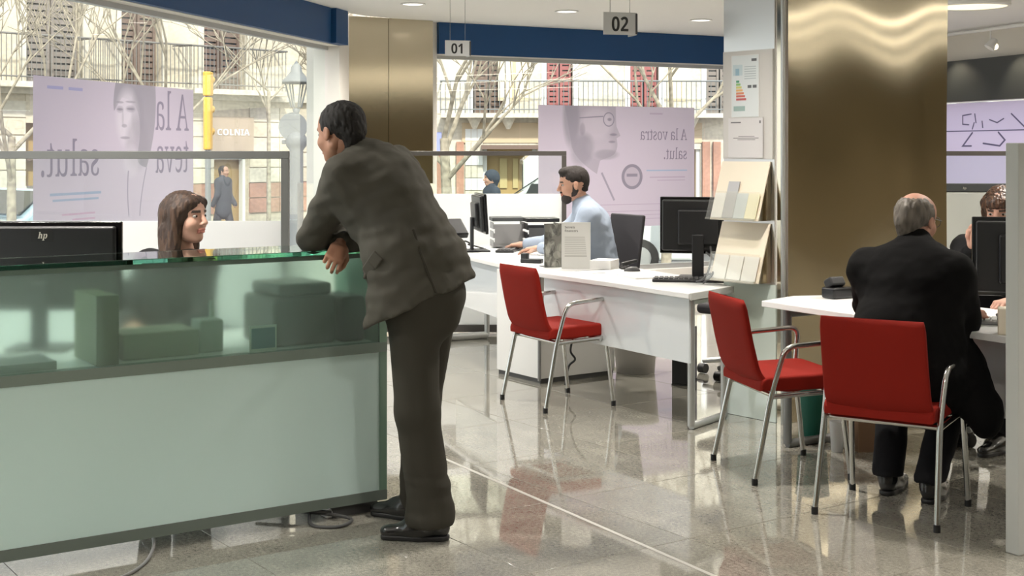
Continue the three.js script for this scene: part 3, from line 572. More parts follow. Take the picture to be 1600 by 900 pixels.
{
  const b = thing('notice_board', 'pale notice panel fixed to the narrow side of the steel pillar', 'notice board', onPillar(0.183, 1.455, 0.013), pillarTurn);
  obj('panel', box(0.36, 0.61, 0.008, 0, 0.305, 0.004), mat([0.6, 0.58, 0.55], 0.45), b);
  const energy = canvasTex(420, 620, (x, w, h) => { x.fillStyle = '#d6dbdb'; x.fillRect(0, 0, w, h); x.fillStyle = '#b9c8cc'; x.fillRect(20, 90, 150, 110); x.fillStyle = '#8aa8b8'; x.fillRect(60, 130, 60, 70); const cs = ['#3f8f63', '#7fae5e', '#c3c067', '#d9a45c', '#d07c50', '#c35f4c', '#b24c48']; cs.forEach((c, i) => { x.fillStyle = c; x.fillRect(70, 250 + i * 30, 50 + i * 18, 22); }); x.fillStyle = '#555'; x.fillRect(250, 300, 60, 30); x.fillRect(330, 300, 60, 30); x.fillRect(310, 35, 80, 26); x.fillStyle = '#93aaa4'; x.fillRect(30, 510, 180, 50); x.fillStyle = '#aab4b6'; for (let i = 0; i < 6; i++) x.fillRect(200, 110 + i * 24, 180, 9); });
  const e = thing('energy_sheet', 'printed energy rating sheet with coloured bars on the notice panel', 'sheet', onPillar(0.168, 1.69, 0.0225), pillarTurn);
  obj('sheet', box(0.2, 0.35, 0.0016, 0, 0.175, 0), M.paper, e); obj('print', new THREE.PlaneGeometry(0.196, 0.346).translate(0, 0.175, 0.0014), mat([1, 1, 1], 0.25, { map: energy, ownUv: true }), e);
  const letter = canvasTex(420, 400, (x, w, h) => { x.fillStyle = '#d3d0d0'; x.fillRect(0, 0, w, h); x.fillStyle = '#6d6a6c'; x.fillRect(60, 200, 300, 7); x.fillRect(120, 184, 190, 6); x.fillRect(110, 216, 210, 6); x.fillRect(30, 40, 120, 12); x.fillRect(370, 30, 20, 26); });
  const q = thing('letter_sheet', 'white typed notice sheet on the panel under the energy sheet', 'sheet', onPillar(0.175, 1.462, 0.0225), pillarTurn);
  const lp = new THREE.PlaneGeometry(0.26, 0.225, 12, 4), pp = lp.attributes.position; for (let i = 0; i < pp.count; i++) { const k = Math.max(0, pp.getX(i) - 0.07); pp.setZ(i, 0.002 + k * k * 2.6); } lp.computeVertexNormals();
  obj('sheet', lp.translate(0, 0.1125, 0), mat([1, 1, 1], 0.7, { map: letter, ownUv: true, side: THREE.DoubleSide }), q);
}
function leafletHolder(y0, h, label, withLeaflet) {   // sloping acrylic pocket on a cream back board
  const t = thing('leaflet_holder', label, 'leaflet holder', onPillar(0.172, y0, 0.014), pillarTurn, 'leaflet holders on the pillar');
  const w = 0.35, out = 0.105, tilt = Math.atan2(out, h), hyp = Math.hypot(out, h);
  const board = obj('back_board', box(w, hyp, 0.006).rotateX(-tilt).translate(0, h / 2, out / 2 + 0.004), M.cream, t);
  const wedge = new THREE.Shape([new THREE.Vector2(0, 0), new THREE.Vector2(out, 0), new THREE.Vector2(0.006, h)]);
  for (const s of [-1, 1]) obj('side_panel', new THREE.ExtrudeGeometry(wedge, { depth: 0.005, bevelEnabled: false }).rotateY(-Math.PI / 2).translate(s * (w / 2 - 0.004) + 0.0025, 0, 0), s > 0 ? M.steel : M.clearPlastic, t);
  obj('tray', [box(w, 0.012, 0.05, 0, 0.006, out + 0.025)], M.clearPlastic, t);
  obj('pocket_front', box(w, h * 0.5, 0.004).rotateX(-tilt).translate(0, h * 0.25, out * 0.75 + 0.045), M.clearPlastic, t);
  if (withLeaflet) for (const [x, hh, c] of [[-0.125, 0.42, M.paper], [-0.042, 0.62, mat([0.45, 0.45, 0.46], 0.5)], [0.041, 0.42, mat([0.55, 0.6, 0.62], 0.5)], [0.124, 0.42, mat([0.8, 0.76, 0.55], 0.5)]]) {
    const l = obj('leaflet', box(0.08, hyp * hh, 0.004).rotateX(-tilt).translate(x, h * hh / 2 + 0.012, out * (1 - hh / 2) + 0.014 + x * 0.02), c, scene); l.name = numbered('leaflet'); l.position.copy(t.position); l.rotation.y = pillarTurn;
    tag(l, hh > 0.5 ? 'tall grey leaflet standing up out of the upper pocket' : c === M.paper ? 'short white leaflet in the upper pocket beside the tall one' : x > 0.1 ? 'short yellowish leaflet in the upper pocket' : 'short blue-grey leaflet in the upper pocket', 'leaflet', 'leaflets in the upper pocket');
  } else for (const x of [-0.11, 0, 0.11]) {
    const l = obj('leaflet', box(0.1, hyp * 0.4, 0.005).rotateX(-tilt).translate(x, h * 0.2 + 0.012, out * 0.8 + 0.014 + x * 0.02), M.paper, scene); l.name = numbered('leaflet'); l.position.copy(t.position); l.rotation.y = pillarTurn;
    tag(l, 'pale leaflet standing in the lower pocket on the pillar', 'leaflet', 'leaflets in the lower pocket');
  }
}
leafletHolder(1.115, 0.325, 'upper cream leaflet holder with a clear pocket on the pillar', true);
leafletHolder(0.772, 0.325, 'lower cream leaflet holder with a clear pocket above the pale glass cladding', false);

// ------------------------------------------------------------ reception counter of frosted glass
const cA = [-0.52, 5.6], cDir = [-0.827, -0.562], cIn = [-0.562, 0.827];   // right end, along to the left, inwards
const cAt = (s, o) => [cA[0] + cDir[0] * s + cIn[0] * o, cA[1] + cDir[1] * s + cIn[1] * o];
const cSlab = (s0, s1, o0, o1, y0, y1, bevel = 0) => prism([cAt(s0, o0), cAt(s1, o0), cAt(s1, o1), cAt(s0, o1)], y0, y1, bevel);
const cW = (s, y, o) => { const p = cAt(s, o); return W(p[0], y, p[1]); };
const cTurn = facing(-cIn[0], -cIn[1]);
{
  const t = thing('reception_counter', 'long reception counter of pale green frosted glass with a clear glass top', 'counter');
  obj('front_panel', cSlab(0.035, 3.0, 0.004, 0.018, 0.09, 0.665), mat([0.74, 0.91, 0.88], 1, { transmission: 0.25, clearcoat: 0.3, clearcoatRoughness: 0.25 }), t);
  obj('upper_glass', cSlab(0.035, 3.0, 0.006, 0.016, 0.705, 1.06), mat([0.93, 1, 0.97], 0.23, { transmission: 1, thickness: 0.01, ior: 1.2 }), t);
  obj('frosting', cSlab(0.035, 3.0, 0.0035, 0.0045, 0.705, 1.06), mat([0.84, 0.95, 0.9], 0.3, { transmission: 0.92, specularIntensity: 0.3 }), t);
  obj('middle_rail', cSlab(0, 3.0, 0, 0.05, 0.665, 0.705), mat([0.2, 0.25, 0.22], 0.4), t);
  obj('bottom_rail', cSlab(0, 3.0, 0, 0.05, 0.05, 0.092), mat([0.14, 0.17, 0.15], 0.45), t);
  obj('end_panel', [cSlab(0, 0.034, 0.002, 0.42, 0.05, 1.06)], mat([0.2, 0.31, 0.24], 0.12, { clearcoat: 1 }), t);
  obj('foot', [cSlab(0.03, 0.24, 0.03, 0.4, 0, 0.05)], M.darkGrey, t);
  obj('foot', [cSlab(2.6, 2.9, 0.06, 0.4, 0, 0.05)], M.darkGrey, t);
  obj('top_rail', [cSlab(0, 3.0, 0.0, 0.03, 1.06, 1.078)], mat([0.13, 0.18, 0.155], 0.3), t);
  obj('top_glass', cSlab(-0.02, 3.0, -0.02, 0.34, 1.079, 1.098, 0.003), mat([0.93, 1, 0.97], 0.02, { transmission: 1, thickness: 0.02, ior: 1.5, attenuationColor: lin(0.4, 0.75, 0.6), attenuationDistance: 0.2 }), t);
  obj('desk_top', cSlab(0.04, 3.0, 0.06, 0.72, 0.68, 0.705), M.white, t);
  obj('desk_support', [cSlab(0.05, 0.09, 0.45, 0.7, 0, 0.68), cSlab(2.7, 2.75, 0.4, 0.7, 0, 0.68)], M.whiteMatt, t);
}
{ // things on the desk behind the frosted glass
  const onDesk = (name, label, cat, s, o, geos, m, group) => { const q = obj(name, geos, m); q.position.copy(cW(s, 0.706, o)); q.rotation.y = cTurn; return tag(q, label, cat, group); };
  onDesk('ring_binder', 'tall olive ring binder standing behind the frosted counter glass', 'binder', 1.16, 0.17, [rbox(0.085, 0.26, 0.28, 0.004, 0, 0.13, 0)], mat([0.1, 0.12, 0.05], 0.6));
  onDesk('document_box', 'low pale document box behind the frosted counter glass', 'box', 0.93, 0.2, [rbox(0.3, 0.1, 0.2, 0.006, 0, 0.05, 0)], mat([0.25, 0.27, 0.2], 0.7));
  onDesk('desk_organiser', 'small grey desk organiser beside the document box', 'organiser', 0.72, 0.17, [rbox(0.1, 0.13, 0.1, 0.01, 0, 0.065, 0), rbox(0.02, 0.2, 0.02, 0.004, 0.02, 0.1, 0)], mat([0.28, 0.33, 0.29], 0.6));
  const pr = thing('desk_printer', 'dark grey printer seen dimly through the frosted counter glass', 'printer', cW(0.33, 0.706, 0.25), cTurn);
  obj('body', [rbox(0.28, 0.2, 0.32, 0.02, 0, 0.1, 0)], mat([0.035, 0.04, 0.03], 0.5), pr); obj('lid', [rbox(0.24, 0.05, 0.28, 0.015, 0.01, 0.226, 0)], mat([0.045, 0.05, 0.04], 0.5), pr);
  onDesk('cable_box', 'squat black box beside the printer behind the counter glass', 'box', 0.115, 0.2, [rbox(0.11, 0.19, 0.24, 0.015, 0, 0.095, 0)], mat([0.008, 0.012, 0.01], 0.5));
  const card = thing('price_card', 'small blue card with a white border behind the counter glass', 'card', cW(0.545, 0.706, 0.026), cTurn);
  obj('card', box(0.115, 0.105, 0.003, 0, 0.0525, 0), M.white, card); obj('blue_field', box(0.1, 0.08, 0.002, 0, 0.055, 0.003), mat([0.1, 0.24, 0.34], 0.5), card);
  onDesk('paper_stack', 'low stack of papers lying behind the frosted counter glass', 'papers', 1.45, 0.2, [box(0.22, 0.03, 0.3, 0, 0.015, 0)], M.midGrey);
}
function logoTex(text, color, bg) { return canvasTex(256, 128, (x, w, h) => { x.fillStyle = bg; x.fillRect(0, 0, w, h); x.fillStyle = color; x.font = 'italic bold 84px serif'; x.textAlign = 'center'; x.textBaseline = 'middle'; x.fillText(text, w / 2, h / 2); }); }
function monitor(label, pos, turn, { w = 0.5, h = 0.31, base = 0.12, tilt = 0, logo = null, silver = false, flat = false, group } = {}) {   // +z is the back of the screen
  const t = thing('computer_monitor', label, 'monitor', pos, turn, group);
  const head = new THREE.Group(); head.name = 'screen_head'; head.position.set(0, base + h / 2, 0); head.rotation.x = tilt; t.add(head);
  const frame = obj('bezel', [rbox(w, h, 0.022, 0.006, 0, 0, -0.012)], M.blackGloss, head);
  obj('screen', box(w - 0.03, h - 0.035, 0.002, 0, 0.004, -0.0245), mat([0.05, 0.055, 0.065], 0.25), head);
  if (silver) { obj('back_shell', [rbox(w * 0.98, h * 0.86, 0.025, 0.01, 0, -h * 0.065, 0.012)], mat([0.5, 0.52, 0.49], 0.35), head); obj('back_strip', [rbox(w, h * 0.13, 0.03, 0.006, 0, h * 0.435, 0.01)], M.charcoal, head); } else obj('back_shell', [rbox(w * 0.94, h * 0.9, 0.03, 0.012, 0, 0, 0.012)], M.black, head);
  if (!silver && !flat) obj('back_housing', [rbox(w * 0.52, h * 0.62, 0.035, 0.012, 0, -h * 0.03, 0.035)], M.black, head);
  if (logo) { const lg = obj('logo', new THREE.PlaneGeometry(0.052 * (logo[3] ?? 1), 0.03 * (logo[3] ?? 1)).translate(logo[0], logo[1], logo[2] ?? 0.0285), mat([1, 1, 1], 0.4, { map: logoTex('hp', '#b9b4a8', silver ? '#3c4042' : '#101010'), ownUv: true }), head); lg.userData.label = 'pale round-hand logo'; }
  obj('stand', [rbox(0.07, base + 0.12, 0.022, 0.008, 0, (base + 0.12) / 2, 0.06)], M.black, t);
  obj('stand_base', [rbox(0.24, 0.014, 0.19, 0.006, 0, 0.007, 0.03)], M.black, t);
  return t;
}
monitor('wide black computer monitor seen from behind on the reception desk', cW(1.23, 0.706, 0.618), 0, { w: 0.62, h: 0.36, base: 0.15, flat: true, logo: [0.0, 0.125, 0.0285, 1.7] });
{ // loose leads and paper on the floor by the counter
  const a = obj('cable', [tube([cW(0.5, 0.02, 0.2), cW(0.34, 0.03, 0.08), cW(0.2, 0.012, -0.05), cW(0.28, 0.008, -0.12), cW(0.36, 0.006, -0.04), cW(0.3, 0.03, 0.12)], 0.007, 60, 8), tube([cW(0.44, 0.05, 0.1), cW(0.3, 0.04, 0.02), cW(0.22, 0.02, 0.06), cW(0.16, 0.03, 0.2)], 0.006, 40, 8)], M.darkGrey); tag(a, 'dark cable loop spilling out below the end of the reception counter', 'cable');
  const b = obj('cable', [tube([cW(0.95, 0.03, 0.3), cW(0.98, 0.03, 0.05), cW(1.05, 0.008, -0.1), cW(1.15, 0.006, -0.22), cW(1.28, 0.006, -0.3)], 0.006, 50, 8)], M.midGrey); tag(b, 'single grey cable trailing from under the middle of the counter', 'cable');
  const p = obj('plug_adapter', [rbox(0.05, 0.035, 0.08, 0.008, 0, 0.018, 0)], M.white); p.position.copy(cW(0.24, 0, 0.07)); p.rotation.y = 0.6; tag(p, 'small white plug adapter beside the looped cable on the floor', 'adapter');
}

// ------------------------------------------------------------ glass partitions with dark frames
function partition(label, x0, x1, d, frostTop, frame, th, endLeft = false) {
  const t = thing('glass_partition', label, 'partition', W((x0 + x1) / 2, 0, d)), w = x1 - x0, H = 1.5;
  obj('top_rail', [rbox(w, th, 0.04, 0.003, 0, H - th / 2, 0)], frame, t);
  obj('post', [rbox(th, H - th, 0.04, 0.003, w / 2 - th / 2, (H - th) / 2, 0)], frame, t);
  if (endLeft) obj('post', [rbox(th, H - th, 0.04, 0.003, -w / 2 + th / 2, (H - th) / 2, 0)], frame, t);
  obj('clear_pane', [box(w - th, H - th - frostTop, 0.0012, -th / 2, (H - th + frostTop) / 2, 0)], M.glass, t);
  obj('frosted_panel', [box(w - th, frostTop - 0.08, 0.012, -th / 2, 0.08 + (frostTop - 0.08) / 2, 0)], M.frosted, t);
  obj('bottom_rail', [rbox(w, 0.06, 0.04, 0.003, 0, 0.05, 0)], frame, t);
  obj('foot', [rbox(0.06, 0.02, 0.3, 0.004, w / 2 - 0.06, 0.01, 0)], frame, t);
  return t;
}
partition('dark framed glass partition behind the receptionist', -2.74, -1.094, 6.6, 1.157, M.greyFrame, 0.038);
partition('dark framed glass partition behind the desk with document trays', -1.1, 0.445, 11, 1.15, M.brownFrame, 0.038);
partition('dark framed glass partition beyond the steel pillar', 2.9, 4.6, 9.7, 0.98, M.brownFrame, 0.034, true);
{ // broad grey screen between two desks
  const a = [1.86, 5.0], u = [0.86, 0.5], t = thing('desk_screen', 'tall grey aluminium desk screen beside the seated customer', 'screen', W(a[0], 0, a[1]), facing(-u[1], u[0]) + Math.PI);
  obj('end_post', [rbox(0.05, 1.53, 0.06, 0.004, 0.025, 0.765, 0)], M.aluPaint, t);
  obj('panel', [rbox(1.5, 1.44, 0.04, 0.004, 0.8, 0.77, 0)], mat([0.34, 0.35, 0.34], 0.55), t);
  obj('top_rail', [rbox(1.5, 0.03, 0.06, 0.004, 0.8, 1.515, 0)], M.aluPaint, t);
  for (const x of [0.3, 1.4]) obj('foot', [rbox(0.05, 0.03, 0.3, 0.006, x, 0.015, 0)], M.aluPaint, t);
}

// ------------------------------------------------------------ desks
const DESK = 0.74;
const dN = [0.82, 0.574];
{ // desk 02, with document panel in front
  const t = thing('office_desk', 'white office desk with a glossy front panel beside the clad pillar', 'desk');
  obj('desk_top', prism([[0.164, 8.4], [0.59, 7.75], [0.94, 7.157], [1.235, 7.55], [1.1, 8.1], [0.8, 8.75]], DESK - 0.028, DESK, 0.003), M.white, t);
  obj('end_strip', slab([0.945, 7.15], [1.235, 7.545], DESK - 0.034, DESK + 0.002, 0.001, 0.012), M.aluPaint, t);
  obj('front_panel', [slab([0.2, 8.4], [0.6, 7.79], 0.36, DESK - 0.03, 0.0, -0.012), slab([0.6, 7.79], [0.95, 7.21], 0.36, DESK - 0.03, 0.0, -0.012)].map((g) => g), M.acrylic, t);
  const f = W(0.965, 0, 7.235), b = W(1.19, 0, 7.54);
  obj('leg', [bar(f.clone().setY(0.02), f.clone().setY(DESK - 0.03), 0.02, 0.02, 10), bar(b.clone().setY(0.02), b.clone().setY(DESK - 0.03), 0.02, 0.02, 10), bar(f.clone().setY(0.02), b.clone().setY(0.02), 0.02, 0.02, 10), bar(f.clone().setY(DESK - 0.05), b.clone().setY(DESK - 0.05), 0.02, 0.02, 10)], M.alu, t);
}
{ // desk 01, further along
  const t = thing('office_desk', 'white office desk of the clerk in the blue shirt', 'desk');
  obj('desk_top', prism([[-0.72, 10.85], [-0.44, 10.04], [0.16, 8.408], [0.63, 8.6], [0.7, 8.78], [0.3, 9.9], [0.36, 10.35], [0.3, 10.7], [-0.08, 10.9]], DESK - 0.028, DESK, 0.003), M.white, t);
  obj('front_panel', slab([-0.42, 10.06], [-0.06, 9.08], 0.36, DESK - 0.03, 0, -0.012), M.acrylic, t);
  const p = W(-0.2, 0, 10.75), q = W(-0.62, 0, 10.55);
  for (const e of [p, q]) obj('leg', [bar(e.clone().setY(0.03), e.clone().setY(DESK - 0.03), 0.022, 0.022, 10)], M.alu, t);
  obj('foot_rail', [bar(q.clone().setY(0.03), p.clone().setY(0.03), 0.028, 0.028, 10)], M.alu, t);
  const c = [0.18, 8.66], u = [-0.574, 0.82], pts = [c, [c[0] + u[0] * 0.49, c[1] + u[1] * 0.49], [c[0] + u[0] * 0.49 + dN[0] * 0.4, c[1] + u[1] * 0.49 + dN[1] * 0.4], [c[0] + dN[0] * 0.62, c[1] + dN[1] * 0.62]];
  const ped = thing('desk_pedestal', 'white pedestal cabinet under the joint of the two desks', 'cabinet');
  obj('body', prism(pts, 0.03, DESK - 0.034, 0.002), M.whiteMatt, ped);
  obj('plinth', prism(pts.map((p) => [p[0] * 0.97 + 0.3 * 0.03, p[1] * 0.97 + 9.0 * 0.03]), 0, 0.03), M.darkGrey, ped);
  obj('corner_strip', [bar(W(c[0] - 0.004, 0.02, c[1] - 0.008), W(c[0] - 0.004, DESK - 0.04, c[1] - 0.008), 0.011, 0.011, 8)], M.midGrey, ped);
}
{ // desk 03 by the pillar
  const t = thing('office_desk', 'white office desk where the customer in black sits', 'desk'), u = [0.5, -0.866], n = [0.866, 0.5], at = (s, o) => [1.267 + u[0] * s + n[0] * o, 6.82 + u[1] * s + n[1] * o];
  obj('desk_top', prism([at(0, 0), at(1.7, 0), at(1.7, 0.78), at(0.05, 0.7), at(-0.1, 0.3)], DESK - 0.03, DESK, 0.003), M.white, t);
  obj('front_panel', prism([at(0.16, 0.3), at(1.66, 0.3), at(1.66, 0.318), at(0.16, 0.318)], 0.33, DESK - 0.032), mat([0.62, 0.6, 0.6], 0.35), t);
  for (const s of [0.08, 1.6]) { const p = at(s, 0.1), q = at(s, 0.62), P = W(p[0], 0, p[1]), Q = W(q[0], 0, q[1]); obj('leg', [bar(P.clone().setY(0.02), P.clone().setY(DESK - 0.03), 0.022, 0.022, 10), bar(Q.clone().setY(0.02), Q.clone().setY(DESK - 0.03), 0.022, 0.022, 10), bar(P.clone().setY(0.02), Q.clone().setY(0.02), 0.022, 0.022, 10), bar(P.clone().setY(DESK - 0.06), Q.clone().setY(DESK - 0.06), 0.022, 0.022, 10)], M.greyFrame, t); }
}
// ------------------------------------------------------------ red visitor chairs
function visitorChair() {
  const t = new THREE.Group();
  const curve = new THREE.CatmullRomCurve3([V(0, 0.825, -0.285), V(0, 0.72, -0.265), V(0, 0.58, -0.235), V(0, 0.485, -0.205), V(0, 0.43, -0.15), V(0, 0.408, -0.06), V(0, 0.41, 0.04)]);
  const strip = (th0, th1, w0, w1, n = 28, m = 8) => {   // thick upholstered sheet swept along the curve
    const pos = [], idx = [], ring = [];
    for (let i = 0; i <= n; i++) {
      const k = i / n, p = curve.getPoint(k), tn = curve.getTangent(k), nx = V(0, tn.z, -tn.y).normalize(), th = th0 + (th1 - th0) * k, w = w0 + (w1 - w0) * k;
      const e = Math.min(1, Math.sqrt(Math.max(0.06, Math.min(k, 1 - k) * 16)));
      const prof = [];
      for (let j = 0; j < 32; j++) { const a = j / 32 * Math.PI * 2, c = Math.cos(a), s = Math.sin(a), ex = 0.16; prof.push([Math.sign(c) * Math.pow(Math.abs(c), ex) * w / 2 * (0.97 + 0.03 * e), Math.sign(s) * Math.pow(Math.abs(s), 0.55) * th / 2 * e]); }
      ring.push(pos.length / 3);
      for (const [a, b] of prof) { const dish = 0.012 * (a / (w / 2)) ** 2; pos.push(a, p.y + nx.y * (b + dish * (nx.z > 0 ? 1 : 1)), p.z + nx.z * (b + dish)); }
      if (i) for (let j = 0; j < 32; j++) { const A = ring[i - 1] + j, B = ring[i - 1] + (j + 1) % 32, C = ring[i] + j, D = ring[i] + (j + 1) % 32; idx.push(A, B, C, B, D, C); }
    }
    for (const [base, flip] of [[ring[0], 0], [ring[n], 1]]) for (let j = 1; j < 31; j++) idx.push(base, base + (flip ? j : j + 1), base + (flip ? j + 1 : j));
    const g = new THREE.BufferGeometry(); g.setAttribute('position', new THREE.Float32BufferAttribute(pos, 3)); g.setIndex(idx); g.computeVertexNormals(); return g;
  };
  obj('backrest', strip(0.034, 0.03, 0.43, 0.45), M.red, t);
  const sh = new THREE.Shape(); sh.moveTo(-0.185, 0.425); sh.quadraticCurveTo(-0.19, 0.462, -0.15, 0.466); sh.lineTo(0.16, 0.474); sh.quadraticCurveTo(0.235, 0.474, 0.235, 0.45); sh.quadraticCurveTo(0.235, 0.428, 0.2, 0.426); sh.lineTo(-0.06, 0.422); sh.closePath();
  obj('seat', new THREE.ExtrudeGeometry(sh, { depth: 0.43, bevelEnabled: true, bevelSize: 0.012, bevelThickness: 0.014, bevelSegments: 3, curveSegments: 10 }).rotateY(-Math.PI / 2).translate(0.215, 0, 0), M.red, t);
  const r = 0.0125, arm = 0.635;
  for (const s of [-1, 1]) {
    obj('side_frame', bent([V(s * 0.25, 0.01, -0.235), V(s * 0.238, 0.4, -0.15), V(s * 0.245, arm - 0.02, -0.085), V(s * 0.245, arm, 0.205), V(s * 0.24, 0.42, 0.185), V(s * 0.25, 0.01, 0.235)], 0.055, r), M.chrome, t);
    obj('foot_cap', [cyl(0.0145, 0.0145, 0.03, s * 0.25, 0.015, -0.235, 12)], M.black, t);
    obj('foot_cap', [cyl(0.0145, 0.0145, 0.03, s * 0.25, 0.015, 0.235, 12)], M.black, t);
  }
  obj('seat_frame', [bar(V(-0.238, 0.395, 0.15), V(0.238, 0.395, 0.15), 0.011), bar(V(-0.238, 0.39, -0.13), V(0.238, 0.39, -0.13), 0.011), bar(V(-0.236, 0.405, 0.19), V(-0.236, 0.39, -0.15), 0.012), bar(V(0.236, 0.405, 0.19), V(0.236, 0.39, -0.15), 0.012)], M.chrome, t);
  return t;
}
{
  const proto = visitorChair();
  for (const [x, d, fx, fd, label] of [[0.27, 8.02, 0.866, 0.5, 'empty red visitor chair at the desk with the white information stand'], [1.263, 6.33, 0.975, 0.224, 'empty red visitor chair facing the end of the desk by the pillar'], [1.59, 5.62, 0.546, 0.838, 'red visitor chair with the man in black sitting on it']]) {
    const c = proto.clone(); c.name = numbered('visitor_chair'); c.position.copy(W(x, 0, d)); c.rotation.y = facing(fx, fd); scene.add(c); tag(c, label, 'chair', 'red visitor chairs');
  }
}
// ------------------------------------------------------------ office chairs of the clerks
function officeChair(label, x, d, fx, fd, backH = 0.98) {
  const t = thing('office_chair', label, 'office chair', W(x, 0, d), facing(fx, fd), 'office chairs');
  obj('seat', [rbox(0.46, 0.07, 0.44, 0.03, 0, 0.455, 0.02)], M.blackMesh, t);
  obj('backrest', [rbox(0.42, backH - 0.55, 0.03, 0.012, 0, (backH + 0.55) / 2 - 0.0, 0).rotateX(-0.14).translate(0, 0.02, -0.14)], M.blackMesh, t);
  obj('back_support', [bar(V(0, 0.42, -0.1), V(0, 0.66, -0.25), 0.018)], M.darkGrey, t);
  obj('gas_lift', [bar(V(0, 0.1, 0), V(0, 0.43, 0), 0.028)], M.darkGrey, t);
  for (let i = 0; i < 5; i++) { const a = i * Math.PI * 0.4 + 0.3, e = V(Math.cos(a) * 0.29, 0.085, Math.sin(a) * 0.29); const l = obj('base_arm', [bar(V(0, 0.12, 0), e, 0.025, 0.017, 10)], M.alu, t); obj('caster', [cyl(0.033, 0.033, 0.05, 0, 0, 0, 16).rotateZ(Math.PI / 2).translate(e.x, 0.034, e.z)], M.black, l); }
  for (const s of [-1, 1]) obj('armrest', [rbox(0.05, 0.03, 0.22, 0.012, s * 0.26, 0.66, 0.02), bar(V(s * 0.25, 0.44, 0), V(s * 0.26, 0.65, 0.0), 0.014)], M.black, t);
}
officeChair('black office chair with the clerk in blue leaning forward', 0.62, 9.86, -0.86, -0.5, 1.02);
officeChair('empty black office chair on casters behind the desk by the pillar', 1.55, 8.95, -0.7, -0.7, 0.95);
officeChair('black office chair of the woman behind the black monitor', 2.55, 6.98, -0.8, -0.55, 0.95);
officeChair('black office chair of the receptionist behind the glass counter', -1.52, 6.13, 0.6, -0.8, 0.9);

// ------------------------------------------------------------ things on the desks
const deskAt = (x, d, y = DESK) => W(x, y, d);
{
  const t = monitor('slim black monitor seen edge-on at the blue-shirted clerk', deskAt(-0.245, 10.2), R(-80), { w: 0.48, h: 0.3, base: 0.14, tilt: 0.06 });
  monitor('black monitor seen from behind on the desk beside the pillar', deskAt(1.12, 8.05), R(-14), { w: 0.47, h: 0.34, base: 0.145, tilt: -0.02 });
  monitor('black monitor seen from behind on the desk of the man in black', deskAt(2.33, 6.1), R(-12), { w: 0.46, h: 0.36, base: 0.1 });
  const g = monitor('silver backed monitor with a dark top strip beyond the pillar', W(2.98, 0.74, 8.72), R(-4), { w: 0.46, h: 0.42, base: 0.13, silver: true, logo: [-0.05, 0.18, 0.0262] });
}
{ // the far desk that carries the silver monitor
  const t = thing('office_desk', 'white office desk beyond the steel pillar with a silver monitor', 'desk', W(3.15, 0, 8.7), R(-10));
  obj('desk_top', [rbox(0.9, 0.028, 0.6, 0.004, 0, 0.726, 0)], M.white, t);
  for (const sx of [-0.4, 0.4]) for (const sz of [-0.25, 0.25]) obj('leg', [bar(V(sx, 0, sz), V(sx, 0.712, sz), 0.02)], M.alu, t);
}
function keyboard(label, x, d, turn, dark = true) {
  const t = thing('keyboard', label, 'keyboard', deskAt(x, d), turn, 'keyboards'); obj('body', [rbox(0.42, 0.018, 0.14, 0.006, 0, 0.009, 0)], dark ? M.black : M.midGrey, t);
  for (let r = 0; r < 4; r++) obj('key_row', Array.from({ length: 14 }, (_, i) => rbox(0.023, 0.008, 0.024, 0.003, -0.188 + i * 0.029, 0.021, -0.046 + r * 0.03, 1)), dark ? M.darkGrey : M.aluPaint, t);
}
keyboard('black keyboard lying in front of the monitor beside the pillar', 1.03, 7.83, R(-8));
keyboard('black keyboard under the hand of the blue-shirted clerk', -0.02, 10.24, R(80));
keyboard('grey keyboard in front of the man in black', 2.14, 5.92, R(-20), false);
